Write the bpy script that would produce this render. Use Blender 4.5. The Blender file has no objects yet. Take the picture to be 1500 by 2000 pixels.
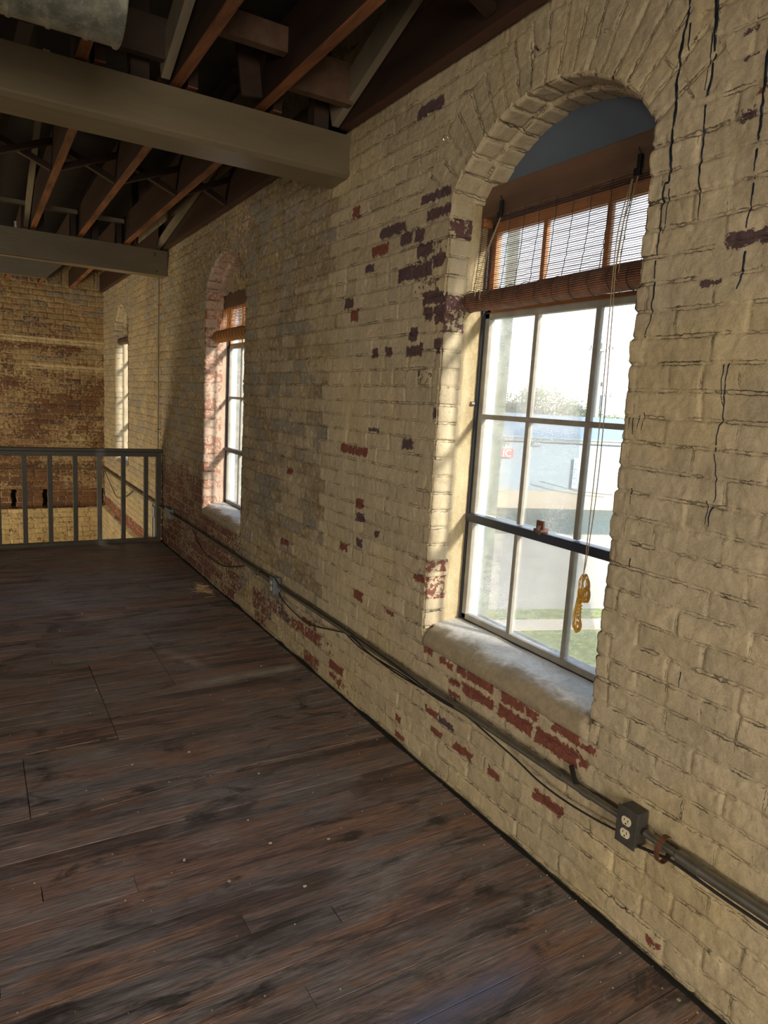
import bpy, bmesh, math, random
import numpy as np
from mathutils import Vector, Matrix

# ------------------------------------------------------------------ camera
scn = bpy.context.scene
COL = scn.collection
CAM_POS = (-1.69646867, 0.0, 1.6)
CR = Vector((0.86017108, -0.50678871, 0.05719197))
CU = Vector((0.03137864, 0.16451656, 0.98587509))
CF = Vector((0.50903939, 0.84622663, -0.15741472))
cam_d = bpy.data.cameras.new('camera'); cam = bpy.data.objects.new('camera', cam_d); COL.objects.link(cam)
m = Matrix(((CR.x, CU.x, -CF.x, CAM_POS[0]), (CR.y, CU.y, -CF.y, CAM_POS[1]), (CR.z, CU.z, -CF.z, CAM_POS[2]), (0, 0, 0, 1)))
cam.matrix_world = m
cam_d.sensor_fit = 'HORIZONTAL'; cam_d.sensor_width = 36.0; cam_d.lens = 1342.97 / 1500 * 36
cam_d.clip_start = 0.05; cam_d.clip_end = 500
scn.camera = cam

# ------------------------------------------------------------------ view, sky, sun, daylight
scn.view_settings.view_transform = 'Standard'; scn.view_settings.look = 'None'
scn.view_settings.exposure = 0.0; scn.view_settings.gamma = 1.0; scn.view_settings.use_curve_mapping = False

world = bpy.data.worlds.new('world'); scn.world = world; world.use_nodes = True
wn = world.node_tree; wn.nodes.clear()
w_out = wn.nodes.new('ShaderNodeOutputWorld'); w_bg = wn.nodes.new('ShaderNodeBackground')
w_tc = wn.nodes.new('ShaderNodeTexCoord'); w_sep = wn.nodes.new('ShaderNodeSeparateXYZ'); w_rp = wn.nodes.new('ShaderNodeValToRGB')
wn.links.new(w_tc.outputs['Generated'], w_sep.inputs[0]); wn.links.new(w_sep.outputs['Z'], w_rp.inputs[0])
w_rp.color_ramp.elements[0].position = 0.0; w_rp.color_ramp.elements[0].color = (1.0, 1.0, 1.0, 1)
w_rp.color_ramp.elements[1].position = 0.7; w_rp.color_ramp.elements[1].color = (0.45, 0.68, 1.0, 1)
wn.links.new(w_rp.outputs[0], w_bg.inputs[0]); w_bg.inputs[1].default_value = 3.2
wn.links.new(w_bg.outputs[0], w_out.inputs[0])

def lamp(name, kind, loc, direction, energy, color, size=None, size_y=None, angle=None):
    d = bpy.data.lights.new(name, kind); o = bpy.data.objects.new(name, d); COL.objects.link(o)
    o.location = loc; o.rotation_euler = Vector(direction).to_track_quat('-Z', 'Y').to_euler()
    d.energy = energy; d.color = color
    if kind == 'AREA':
        d.shape = 'RECTANGLE'; d.size = size; d.size_y = size_y
    if angle is not None: d.angle = angle
    return o
# the sun runs almost along the right-hand wall and only grazes the window reveals
lamp('sun', 'SUN', (5, -10, 8), (-0.315, 0.86, -0.38), 21.0, (1.0, 0.93, 0.80), angle=math.radians(5))
# area lamps for daylight from unseen, unbuilt windows in the left-hand and rear wall
WARM = (1.0, 0.87, 0.68)
for yy, e in ((-2.2, 78), (0.6, 34), (5.2, 8), (9.0, 15)):
    lamp('daylight', 'AREA', (-6.42, yy, 1.55), (1, 0, -0.30), e, WARM, 1.5, 1.9).data.spread = math.radians(125)
lamp('daylight', 'AREA', (-2.3, -3.42, 1.35), (0.16, 1, -0.30), 108, WARM, 1.6, 1.7).data.spread = math.radians(125)
# daylight of the storey below
for yy, e in ((8.9, 300),):
    lamp('daylight', 'AREA', (-6.3, yy, -1.6), (1, 0.15, 0.1), e, (1.0, 0.80, 0.5), 1.8, 1.8)

# ------------------------------------------------------------------ small helpers
def tag(o, label=None, cat=None, group=None, kind=None):
    if label: o['label'] = label
    if cat: o['category'] = cat
    if group: o['group'] = group
    if kind: o['kind'] = kind
    return o

def empty(name, loc=(0, 0, 0)):
    o = bpy.data.objects.new(name, None); o.empty_display_size = 0.1; COL.objects.link(o); o.location = loc
    return o

def mesh_obj(name, verts, faces, mat, parent=None, smooth=False, attrs=None):
    me = bpy.data.meshes.new(name)
    if isinstance(verts, np.ndarray) and isinstance(faces, np.ndarray):
        nv, nf = len(verts), len(faces)
        me.vertices.add(nv); me.vertices.foreach_set('co', verts.astype(np.float32).ravel())
        me.loops.add(nf * 4); me.loops.foreach_set('vertex_index', faces.astype(np.int32).ravel())
        me.polygons.add(nf); me.polygons.foreach_set('loop_start', np.arange(0, nf * 4, 4, dtype=np.int32))
        me.update(calc_edges=True); me.validate()
    else:
        me.from_pydata([tuple(v) for v in verts], [], [tuple(f) for f in faces]); me.update()
    if smooth: me.polygons.foreach_set('use_smooth', [True] * len(me.polygons))
    if attrs:
        for k, v in attrs.items():
            a = me.attributes.new(k, 'FLOAT_COLOR', 'POINT'); a.data.foreach_set('color', v.astype(np.float32).ravel())
    if mat: me.materials.append(mat)
    o = bpy.data.objects.new(name, me); COL.objects.link(o)
    if parent:
        o.parent = parent
        # meshes are written in world coordinates; bring them into the parent's frame (Empties are only translated)
        root = Vector((0, 0, 0)); p = parent
        while p: root += p.location; p = p.parent
        me.transform(Matrix.Translation(-root))
    return o

class MB:
    def __init__(s): s.v = []; s.f = []
    def box(s, x0, x1, y0, y1, z0, z1, rot=None, bev=0.0):
        if bev > 0:
            bm = bmesh.new(); bmesh.ops.create_cube(bm, size=1)
            for v in bm.verts:
                v.co = Vector((x0 + (v.co.x + .5) * (x1 - x0), y0 + (v.co.y + .5) * (y1 - y0), z0 + (v.co.z + .5) * (z1 - z0)))
            bmesh.ops.bevel(bm, geom=bm.edges[:], offset=bev, segments=2, affect='EDGES', profile=.5)
            bm.verts.ensure_lookup_table(); n = len(s.v)
            for v in bm.verts: s.v.append(v.co.copy())
            for f in bm.faces: s.f.append([n + v.index for v in f.verts])
            bm.free(); return s
        n = len(s.v)
        for x in (x0, x1):
            for y in (y0, y1):
                for z in (z0, z1): s.v.append(Vector((x, y, z)))
        s.f += [[n + i for i in q] for q in ((0, 1, 3, 2), (4, 6, 7, 5), (0, 4, 5, 1), (2, 3, 7, 6), (0, 2, 6, 4), (1, 5, 7, 3))]
        return s
    def bar(s, a, b, w, h, up=(0, 0, 1)):
        """rectangular bar from a to b, w across, h along up"""
        a = Vector(a); b = Vector(b); d = (b - a).normalized(); u = Vector(up); r = d.cross(u).normalized(); u = r.cross(d).normalized()
        n = len(s.v)
        for p in (a, b):
            for i, j in ((-1, -1), (1, -1), (1, 1), (-1, 1)): s.v.append(p + r * w / 2 * i + u * h / 2 * j)
        s.f += [[n + i for i in q] for q in ((0, 1, 2, 3), (7, 6, 5, 4), (0, 4, 5, 1), (1, 5, 6, 2), (2, 6, 7, 3), (3, 7, 4, 0))]
        return s
    def tube(s, pts, r, seg=8, flat=None, cap=True):
        pts = [Vector(p) for p in pts]; n0 = len(s.v); k = len(pts)
        rr = r if isinstance(r, (list, tuple)) else [r] * k
        prev = None
        for i, p in enumerate(pts):
            d = (pts[min(i + 1, k - 1)] - pts[max(i - 1, 0)]).normalized()
            ref = Vector((0, 0, 1)) if abs(d.z) < .9 else Vector((1, 0, 0))
            u = prev if prev is not None else ref
            a = d.cross(u)
            if a.length < 1e-4: a = d.cross(Vector((0, 1, 0)))
            a.normalize(); b = a.cross(d).normalized(); prev = b
            for j in range(seg):
                t = 2 * math.pi * j / seg; q = a * math.cos(t) * rr[i] + b * math.sin(t) * rr[i]
                if flat is not None: q.x *= flat
                s.v.append(p + q)
        for i in range(k - 1):
            for j in range(seg):
                a = n0 + i * seg + j; b = n0 + i * seg + (j + 1) % seg
                s.f.append([a, b, b + seg, a + seg])
        if cap:
            s.f.append([n0 + j for j in range(seg)][::-1]); s.f.append([n0 + (k - 1) * seg + j for j in range(seg)])
        return s
    def poly(s, pts, d):
        """extrude closed polygon pts by vector d"""
        n = len(s.v); k = len(pts); d = Vector(d)
        for p in pts: s.v.append(Vector(p))
        for p in pts: s.v.append(Vector(p) + d)
        s.f.append([n + i for i in range(k)][::-1]); s.f.append([n + k + i for i in range(k)])
        for i in range(k): s.f.append([n + i, n + (i + 1) % k, n + k + (i + 1) % k, n + k + i])
        return s
    def build(s, name, mat, parent=None, smooth=False):
        o = mesh_obj(name, s.v, s.f, mat, parent, smooth)
        bm = bmesh.new(); bm.from_mesh(o.data); bmesh.ops.recalc_face_normals(bm, faces=bm.faces[:]); bm.to_mesh(o.data); bm.free()
        if smooth:
            try: o.data.set_sharp_from_angle(angle=math.radians(40))
            except Exception: pass
        return o

def catmull(pts, n=6):
    pts = [Vector(p) for p in pts]; out = []
    P = [pts[0]] + pts + [pts[-1]]
    for i in range(1, len(P) - 2):
        for j in range(n):
            t = j / n; a, b, c, d = P[i - 1], P[i], P[i + 1], P[i + 2]
            out.append(.5 * ((2 * b) + (c - a) * t + (2 * a - 5 * b + 4 * c - d) * t * t + (3 * b - a - 3 * c + d) * t ** 3))
    out.append(pts[-1]); return out

# vectorised value noise
def _h(ix, iy, seed):
    ix = ix.astype(np.int64); iy = iy.astype(np.int64)
    n = (ix * 374761393 + iy * 668265263 + seed * 1274126177) & 0xFFFFFFFF
    n = ((n ^ (n >> 13)) * 1274126177) & 0xFFFFFFFF
    n = n ^ (n >> 16)
    return (n & 0xFFFF) / 65535.0
def vn(x, y, seed=0):
    x = np.asarray(x, float); y = np.asarray(y, float)
    fx = np.floor(x); fy = np.floor(y); tx = x - fx; ty = y - fy
    tx = tx * tx * (3 - 2 * tx); ty = ty * ty * (3 - 2 * ty)
    a = _h(fx, fy, seed); b = _h(fx + 1, fy, seed); c = _h(fx, fy + 1, seed); d = _h(fx + 1, fy + 1, seed)
    return (a * (1 - tx) + b * tx) * (1 - ty) + (c * (1 - tx) + d * tx) * ty
def fbm(x, y, seed=0, o=3):
    s = 0; a = .5; t = 0
    for i in range(o):
        s = s + a * vn(x * 2 ** i, y * 2 ** i, seed + i * 17); t += a; a *= .5
    return s / t
def sst(a, b, x):
    t = np.clip((x - a) / (b - a), 0, 1); return t * t * (3 - 2 * t)

# ------------------------------------------------------------------ materials
def new_mat(name):
    mt = bpy.data.materials.new(name); mt.use_nodes = True; nt = mt.node_tree
    bs = nt.nodes['Principled BSDF']; return mt, nt, bs
class NT:
    """tiny node-writing helper"""
    def __init__(s, nt): s.nt = nt
    def L(s, a, b): s.nt.links.new(a, b)
    def n(s, t, **k):
        o = s.nt.nodes.new('ShaderNode' + t)
        for a, v in k.items(): setattr(o, a, v)
        return o
    def setin(s, sock, v):
        if hasattr(v, 'is_linked') or isinstance(v, bpy.types.NodeSocket): s.L(v, sock)
        else: sock.default_value = v
    def math(s, op, a, b=0.0, c=0.0, clamp=False):
        o = s.n('Math', operation=op, use_clamp=clamp)
        s.setin(o.inputs[0], a); s.setin(o.inputs[1], b); s.setin(o.inputs[2], c); return o.outputs[0]
    def mix(s, f, a, b, mode='MIX'):
        o = s.n('Mix', data_type='RGBA', blend_type=mode); s.setin(o.inputs[0], f)
        for i, v in ((6, a), (7, b)):
            if isinstance(v, tuple) and len(v) == 3: v = v + (1,)
            s.setin(o.inputs[i], v)
        return o.outputs[2]
    def noise(s, vec, scale, detail=3, rough=.5, dist=0.0):
        o = s.n('TexNoise'); s.L(vec, o.inputs['Vector']); o.inputs['Scale'].default_value = scale
        o.inputs['Detail'].default_value = detail; o.inputs['Roughness'].default_value = rough; o.inputs['Distortion'].default_value = dist
        return o.outputs['Fac']
    def ramp(s, f, stops):
        o = s.n('ValToRGB'); s.L(f, o.inputs[0]); e = o.color_ramp.elements
        while len(e) < len(stops): e.new(.5)
        for i, (p, c) in enumerate(stops):
            e[i].position = p; e[i].color = (c, c, c, 1) if isinstance(c, (int, float)) else tuple(c) + (1,)
        return o.outputs[0]
    def obj(s): return s.n('TexCoord').outputs['Object']
    def scale(s, vec, v):
        o = s.n('Mapping'); s.L(vec, o.inputs[0]); o.inputs['Scale'].default_value = v; return o.outputs[0]
    def bump(s, h, bs, strength=.3, dist=.01):
        o = s.n('Bump'); s.L(h, o.inputs['Height']); o.inputs['Strength'].default_value = strength; o.inputs['Distance'].default_value = dist
        s.L(o.outputs[0], bs.inputs['Normal']); return o

def simple(name, col, rough=.6, metal=0.0, var=.25, scale=8.0, bump=.15, bscale=60, spec=.5, stretch=(1, 1, 1)):
    mt, nt, bs = new_mat(name); k = NT(nt); v = k.scale(k.obj(), stretch)
    n = k.noise(v, scale, 4, .6)
    f = k.ramp(n, [(.3, 1 - var), (.7, 1 + var * .4)])
    c = k.mix(1.0, tuple(col), f, 'MULTIPLY'); k.L(c, bs.inputs['Base Color'])
    bs.inputs['Roughness'].default_value = rough; bs.inputs['Metallic'].default_value = metal
    bs.inputs['Specular IOR Level'].default_value = spec
    if bump: k.bump(k.noise(v, bscale, 4, .6), bs, bump, .004)
    return mt

def brick_material(name, cream, tan, red, purple, crack=(.035, .025, .018), peel_noise=.45, rough=.75):
    """painted brick: attribute A = (peeled, brick random, joint distance, tan zone), B = (bed joint distance, purple, wear, yellow)"""
    mt, nt, bs = new_mat(name); k = NT(nt); v = k.obj()
    A = k.n('Attribute', attribute_name='A'); B = k.n('Attribute', attribute_name='B')
    sa = k.n('SeparateColor'); k.L(A.outputs['Color'], sa.inputs[0]); sb = k.n('SeparateColor'); k.L(B.outputs['Color'], sb.inputs[0])
    zone = A.outputs['Alpha']; yel = B.outputs['Alpha']
    n1 = k.noise(v, 38, 5, .62, .4); n2 = k.noise(v, 150, 4, .7); n3 = k.noise(v, 5, 4, .6); n4 = k.noise(k.scale(v, (1, 1, .35)), 24, 4, .65)
    # paint colour
    tanf = k.math('MULTIPLY', zone, k.ramp(k.noise(k.scale(v, (1, 1, .8)), 30, 6, .75, .6), [(.36, .25), (.52, 1.0)]))
    paint = k.mix(tanf, cream, tan)
    paint = k.mix(k.math('MULTIPLY', yel, .7), paint, (cream[0] * 1.02, cream[1] * .95, cream[2] * .68))
    bt = k.ramp(sa.outputs[1], [(0, .90), (.5, .99), (1, 1.06)]); paint = k.mix(1.0, paint, bt, 'MULTIPLY')
    paint = k.mix(1.0, paint, k.ramp(n3, [(.3, .84), (.7, 1.06)]), 'MULTIPLY')
    paint = k.mix(1.0, paint, k.ramp(n4, [(.3, .86), (.6, 1.04)]), 'MULTIPLY')
    paint = k.mix(1.0, paint, k.ramp(n2, [(.3, .86), (.6, 1.03)]), 'MULTIPLY')
    jo = k.math('MULTIPLY', k.ramp(zone, [(.45, 0.0), (.8, .5)]), k.ramp(sb.outputs[0], [(.10, 1.0), (.30, 0.0)]))
    paint = k.mix(k.math('MULTIPLY', jo, k.ramp(n3, [(.4, 0.0), (.6, 1.0)])), paint, (.36, .20, .10))
    gb = k.math('MULTIPLY', k.math('MULTIPLY', k.ramp(sa.outputs[1], [(.68, 0.0), (.74, .75)]), k.ramp(zone, [(.5, 0.0), (.75, 1.0)])), k.ramp(n1, [(.35, .3), (.6, 1.0)]))
    paint = k.mix(gb, paint, (.235, .235, .225))
    # bare brick
    bare = k.mix(sb.outputs[1], red, purple)
    bare = k.mix(1.0, bare, k.ramp(n2, [(.3, .7), (.7, 1.25)]), 'MULTIPLY')
    bare = k.mix(k.ramp(n1, [(.62, 0.0), (.74, .35)]), bare, paint)
    # peeled where the field wins over noise
    pn = k.math('ADD', sa.outputs[0], k.math('MULTIPLY', k.math('SUBTRACT', n1, .5), peel_noise * 1.6))
    pn = k.math('ADD', pn, k.math('MULTIPLY', k.math('SUBTRACT', n2, .5), peel_noise * .6))
    pf = k.ramp(pn, [(.49, 0.0), (.53, 1.0)])
    c = k.mix(pf, paint, bare)
    # cracks along both edges of the bed joints, broken up by noise, and finer ones at the upright joints
    gate = k.ramp(k.noise(v, 9, 4, .7, .5), [(.46, 0.0), (.60, 1.0)])
    wob = k.math('MULTIPLY', k.math('SUBTRACT', n1, .5), .55)
    e1 = k.math('ABSOLUTE', k.math('SUBTRACT', k.math('ADD', sb.outputs[0], wob), .17))
    l1 = k.math('MULTIPLY', k.ramp(e1, [(.018, 1.0), (.055, 0.0)]), gate)
    e2 = k.math('ABSOLUTE', k.math('SUBTRACT', k.math('ADD', sa.outputs[2], wob), .12))
    l2 = k.math('MULTIPLY', k.ramp(e2, [(.012, .7), (.04, 0.0)]), k.ramp(k.noise(v, 13, 3, .6), [(.50, 0.0), (.62, 1.0)]))
    cf = k.math('MULTIPLY', k.math('MAXIMUM', l1, l2), .85)
    c = k.mix(cf, c, crack)
    # pits
    pit = k.ramp(k.noise(v, 85, 3, .5), [(.23, .7), (.29, 0.0)])
    c = k.mix(k.math('MULTIPLY', pit, sb.outputs[2]), c, crack)
    k.L(c, bs.inputs['Base Color']); bs.inputs['Roughness'].default_value = rough; bs.inputs['Specular IOR Level'].default_value = .35
    hh = k.math('ADD', k.math('MULTIPLY', n1, .8), k.math('MULTIPLY', n2, .35)); hh = k.math('SUBTRACT', hh, k.math('MULTIPLY', pf, .25)); hh = k.math('SUBTRACT', hh, k.math('MULTIPLY', cf, .7))
    k.bump(hh, bs, .8, .007)
    return mt

M = {}
CREAM = (.585, .505, .375); TAN = (.200, .155, .100)
M['brick'] = brick_material('painted_brick', CREAM, TAN, (.205, .068, .048), (.100, .062, .070), peel_noise=.66)
M['brick_pink'] = brick_material('sun_faded_pink_brick', (.66, .50, .40), (.50, .36, .27), (.42, .20, .13), (.40, .26, .22), peel_noise=.9)
M['exterior'] = simple('weathered_grey_green_outer_wall', (.13, .150, .130), .85, var=.35, scale=20, bump=.4)
M['brick_far'] = brick_material('worn_brick', (.66, .54, .34), (.30, .17, .095), (.19, .098, .052), (.11, .065, .05), peel_noise=.7)
M['beam'] = simple('olive_grey_gloss_paint', (.185, .152, .098), .38, var=.22, scale=5, bump=.35, bscale=30, stretch=(.25, 1, 1))
M['rail'] = simple('dark_grey_green_paint', (.080, .078, .066), .45, var=.2, bump=.1)
M['joist'] = simple('old_reddish_joist_wood', (.040, .017, .010), .65, var=.6, scale=5, bump=.5, bscale=40, stretch=(1, .12, 1))
M['joist_lit'] = simple('joist_wood_lit_from_below', (.30, .115, .045), .6, var=.85, scale=16, bump=.5, bscale=40, stretch=(1, .12, 1))
M['joist_red'] = simple('dark red joist wood', (.085, .034, .022), .6, var=.5, scale=5, bump=.5, bscale=40, stretch=(1, .12, 1))
M['strut'] = simple('pale_painted_lumber', (.30, .255, .18), .6, var=.4, scale=6, bump=.4, bscale=40, stretch=(1, .2, .2))
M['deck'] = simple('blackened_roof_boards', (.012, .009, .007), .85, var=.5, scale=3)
M['darkwood'] = simple('dark_rafter_wood', (.045, .026, .017), .7, var=.5, scale=4, bump=.4)
M['navy'] = simple('dark_navy_window_paint', (.030, .038, .060), .4, var=.25, bump=.1)
M['sash_grey'] = simple('weathered_grey_sash_paint', (.30, .285, .25), .5, var=.25, scale=14, bump=.2)
M['sash_blue'] = simple('pale_blue_stop_paint', (.32, .42, .55), .45, var=.2, bump=.1)
M['orange_wood'] = simple('bare_orange_window_wood', (.50, .22, .08), .5, var=.35, scale=8, stretch=(1, 1, .2))
M['tymp'] = simple('slate_grey_board', (.095, .125, .175), .6, var=.15, scale=3, bump=.1)
M['head'] = simple('reddish_brown_head_board', (.15, .085, .055), .55, var=.5, scale=7, bump=.3, stretch=(1, .2, 1))
M['bamboo'] = simple('brown_matchstick_bamboo', (.26, .125, .080), .5, var=.5, scale=30, bump=.2)
M['bamboo_straw'] = simple('golden_matchstick_bamboo', (.50, .30, .13), .5, var=.5, scale=30, bump=.2)
M['groove'] = simple('dark_gap_between_slats', (.03, .016, .012), .8, bump=0)
M['thread'] = simple('black_warp_thread', (.02, .02, .03), .8, bump=0)
M['string'] = simple('tan_blind_string', (.40, .30, .17), .8, var=.2, bump=0)
M['cord_yellow'] = simple('golden_yellow_cord', (.72, .42, .07), .6, var=.4, scale=60, bump=0)
M['iron'] = simple('black_iron', (.02, .022, .03), .45, .6, bump=.1)
M['steel'] = simple('dull_galvanised_steel', (.26, .25, .22), .42, .75, var=.35, scale=12, bump=.1)
M['boxmetal'] = simple('dark_painted_box_metal', (.085, .082, .078), .5, .3, var=.3, scale=20, bump=.2)
M['boxgrey'] = simple('blue_grey_box_metal', (.22, .26, .30), .5, .4, var=.3, scale=20, bump=.1)
M['ivory'] = simple('ivory_outlet_plastic', (.72, .66, .48), .35, var=.08, bump=0)
M['slot'] = simple('black_slot', (.01, .01, .01), .8, bump=0)
M['cable'] = simple('black_cable_jacket', (.018, .017, .017), .5, var=.2, bump=0)
M['rust'] = simple('brown_rusty_strap', (.17, .075, .045), .6, .3, var=.4, scale=30)
M['tar'] = simple('blue_black_dripped_tar', (.012, .018, .030), .35, var=.3, bump=.1)
M['nail'] = simple('rusty_nail', (.09, .05, .04), .6, .5, bump=0)
M['bright'] = simple('bright_metal', (.65, .65, .62), .3, .9, bump=0)
M['redwire'] = simple('red_wire', (.45, .07, .06), .5, bump=0)
M['porcelain'] = simple('white_porcelain', (.75, .72, .62), .3, bump=0)
M['straw'] = simple('dry_straw', (.66, .50, .28), .7, var=.4, bump=0)
M['chip'] = simple('pale_debris', (.55, .50, .40), .7, var=.4, bump=0)
M['plain'] = simple('plain_cream_plaster', (.60, .52, .37), .8, var=.2)
M['splinter'] = simple('pale_splintered_wood', (.36, .27, .19), .8, var=.4, bump=0)
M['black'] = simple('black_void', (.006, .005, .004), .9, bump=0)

def sill_mat():
    mt, nt, bs = new_mat('plaster_sill_skylit_top'); k = NT(nt); v = k.obj()
    n = k.noise(v, 7, 5, .6, .6); n2 = k.noise(v, 60, 4, .6)
    geo = k.n('NewGeometry'); sp = k.n('SeparateXYZ'); k.L(k.obj(), sp.inputs[0])
    # sky light painted pale onto the sill top; rounded nose in tan plaster
    edge = k.math('ADD', k.math('MULTIPLY', k.math('ADD', sp.outputs[0], .2), 5.5), k.math('MULTIPLY', k.math('SUBTRACT', n, .5), 1.0))
    f = k.ramp(edge, [(.16, 0.0), (.40, 1.0)])
    c = k.mix(f, (.40, .33, .23), (.78, .77, .74))
    c = k.mix(1.0, c, k.ramp(n2, [(.3, .8), (.7, 1.05)]), 'MULTIPLY'); c = k.mix(1.0, c, k.ramp(n, [(.3, .75), (.7, 1.1)]), 'MULTIPLY')
    k.L(c, bs.inputs['Base Color']); bs.inputs['Roughness'].default_value = .55; k.bump(k.math('ADD', n2, n), bs, .3, .005)
    return mt
M['sill'] = sill_mat()

def glass_mat(name, dirt):
    mt, nt, bs = new_mat(name); k = NT(nt); v = k.obj(); nt.nodes.remove(bs)
    out = [x for x in nt.nodes if x.type == 'OUTPUT_MATERIAL'][0]
    tr = k.n('BsdfTransparent'); gl = k.n('BsdfGlossy'); gl.inputs['Roughness'].default_value = .08
    df = k.n('BsdfTranslucent'); df.inputs[0].default_value = (.9, .93, .95, 1); d2 = k.n('BsdfDiffuse'); d2.inputs[0].default_value = (.55, .57, .55, 1)
    fr = k.n('Fresnel'); fr.inputs[0].default_value = 1.45
    m1 = k.n('MixShader'); k.L(k.math('MULTIPLY', fr.outputs[0], .7), m1.inputs[0]); k.L(tr.outputs[0], m1.inputs[1]); k.L(gl.outputs[0], m1.inputs[2])
    big = k.ramp(k.noise(v, 4, 4, .6), [(.35, .25), (.65, 1.0)])
    sp = k.ramp(k.noise(v, 210, 2, .5), [(.56, 0.0), (.66, 1.0)])
    film = k.noise(k.scale(v, (1, 1, .4)), 14, 4, .7)
    f = k.math('MULTIPLY', k.math('ADD', k.math('MULTIPLY', sp, .9), k.math('MULTIPLY', film, .18)), big)
    f = k.math('MULTIPLY', f, dirt, clamp=True)
    mm = k.n('MixShader'); mm.inputs[0].default_value = .35; k.L(df.outputs[0], mm.inputs[1]); k.L(d2.outputs[0], mm.inputs[2])
    m2 = k.n('MixShader'); k.L(f, m2.inputs[0]); k.L(m1.outputs[0], m2.inputs[1]); k.L(mm.outputs[0], m2.inputs[2])
    k.L(m2.outputs[0], out.inputs[0]); return mt
M['glass'] = glass_mat('dusty_window_glass', .32)

def floor_mat():
    mt, nt, bs = new_mat('worn_stained_floorboards'); k = NT(nt); v = k.obj()
    A = k.n('Attribute', attribute_name='A'); sa = k.n('SeparateColor'); k.L(A.outputs['Color'], sa.inputs[0])
    # offset the grain board by board
    off = k.n('CombineXYZ'); k.L(k.math('MULTIPLY', sa.outputs[0], 37.0), off.inputs[0]); k.L(k.math('MULTIPLY', sa.outputs[1], 11.0), off.inputs[2])
    vv = k.n('VectorMath', operation='ADD'); k.L(v, vv.inputs[0]); k.L(off.outputs[0], vv.inputs[1])
    grain = k.noise(k.scale(vv.outputs[0], (1.6, 26, 1)), 5, 6, .62, .5)
    fine = k.noise(k.scale(vv.outputs[0], (4, 90, 1)), 6, 3, .6)
    big = k.noise(k.scale(v, (.8, 1.3, 1)), 1.7, 5, .62, .4)
    mid = k.noise(k.scale(v, (1, 2.2, 1)), 5, 5, .65, .6)
    strk = k.noise(k.scale(v, (.55, 5.5, 1)), 3.0, 6, .68, .7)
    blot = k.noise(k.scale(v, (1.0, 2.4, 1)), 2.3, 6, .70, 1.2)
    base = k.ramp(sa.outputs[0], [(0, (.085, .066, .066)), (.25, (.215, .135, .118)), (.5, (.175, .148, .150)), (.75, (.270, .160, .125)), (1, (.250, .205, .195))])
    base = k.mix(k.ramp(big, [(.44, 0.0), (.58, .8)]), base, (.235, .215, .222))
    base = k.mix(k.ramp(strk, [(.52, 0.0), (.62, .8)]), base, (.300, .175, .125))
    base = k.mix(k.ramp(strk, [(.36, .85), (.46, 0.0)]), base, (.085, .072, .074))
    base = k.mix(k.ramp(blot, [(.35, .92), (.46, 0.0)]), base, (.048, .042, .045))
    base = k.mix(k.ramp(blot, [(.58, 0.0), (.70, .6)]), base, (.34, .305, .29))
    c = k.mix(1.0, base, k.ramp(grain, [(.30, .50), (.52, 1.05), (.72, 1.55)]), 'MULTIPLY')
    c = k.mix(1.0, c, k.ramp(fine, [(.3, .72), (.7, 1.25)]), 'MULTIPLY')
    scuff = k.ramp(k.noise(k.scale(v, (1, 3, 1)), 26, 5, .75, 1.0), [(.60, 0.0), (.74, .5)])
    c = k.mix(scuff, c, (.30, .265, .235))
    spk = k.ramp(k.noise(v, 120, 2, .5), [(.73, 0.0), (.78, .6)]); c = k.mix(spk, c, (.5, .44, .36))
    # scuffs and spilled paint with their own places: pale smear, blue-grey stain
    c = k.mix(k.math('MULTIPLY', sa.outputs[2], k.ramp(mid, [(.35, .3), (.6, 1.0)])), c, (.50, .49, .46))
    c = k.mix(k.math('MULTIPLY', A.outputs['Alpha'], k.ramp(mid, [(.3, .35), (.6, 1.0)])), c, (.15, .17, .30))
    k.L(c, bs.inputs['Base Color'])
    r = k.ramp(blot, [(.35, .36), (.65, .60)]); r2 = k.math('ADD', r, k.math('MULTIPLY', grain, .15)); k.L(r2, bs.inputs['Roughness'])
    bs.inputs['Specular IOR Level'].default_value = .5
    h = k.math('ADD', k.math('MULTIPLY', grain, .8), k.math('MULTIPLY', fine, .25)); k.bump(h, bs, .45, .004)
    return mt
M['floor'] = floor_mat()
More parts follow.
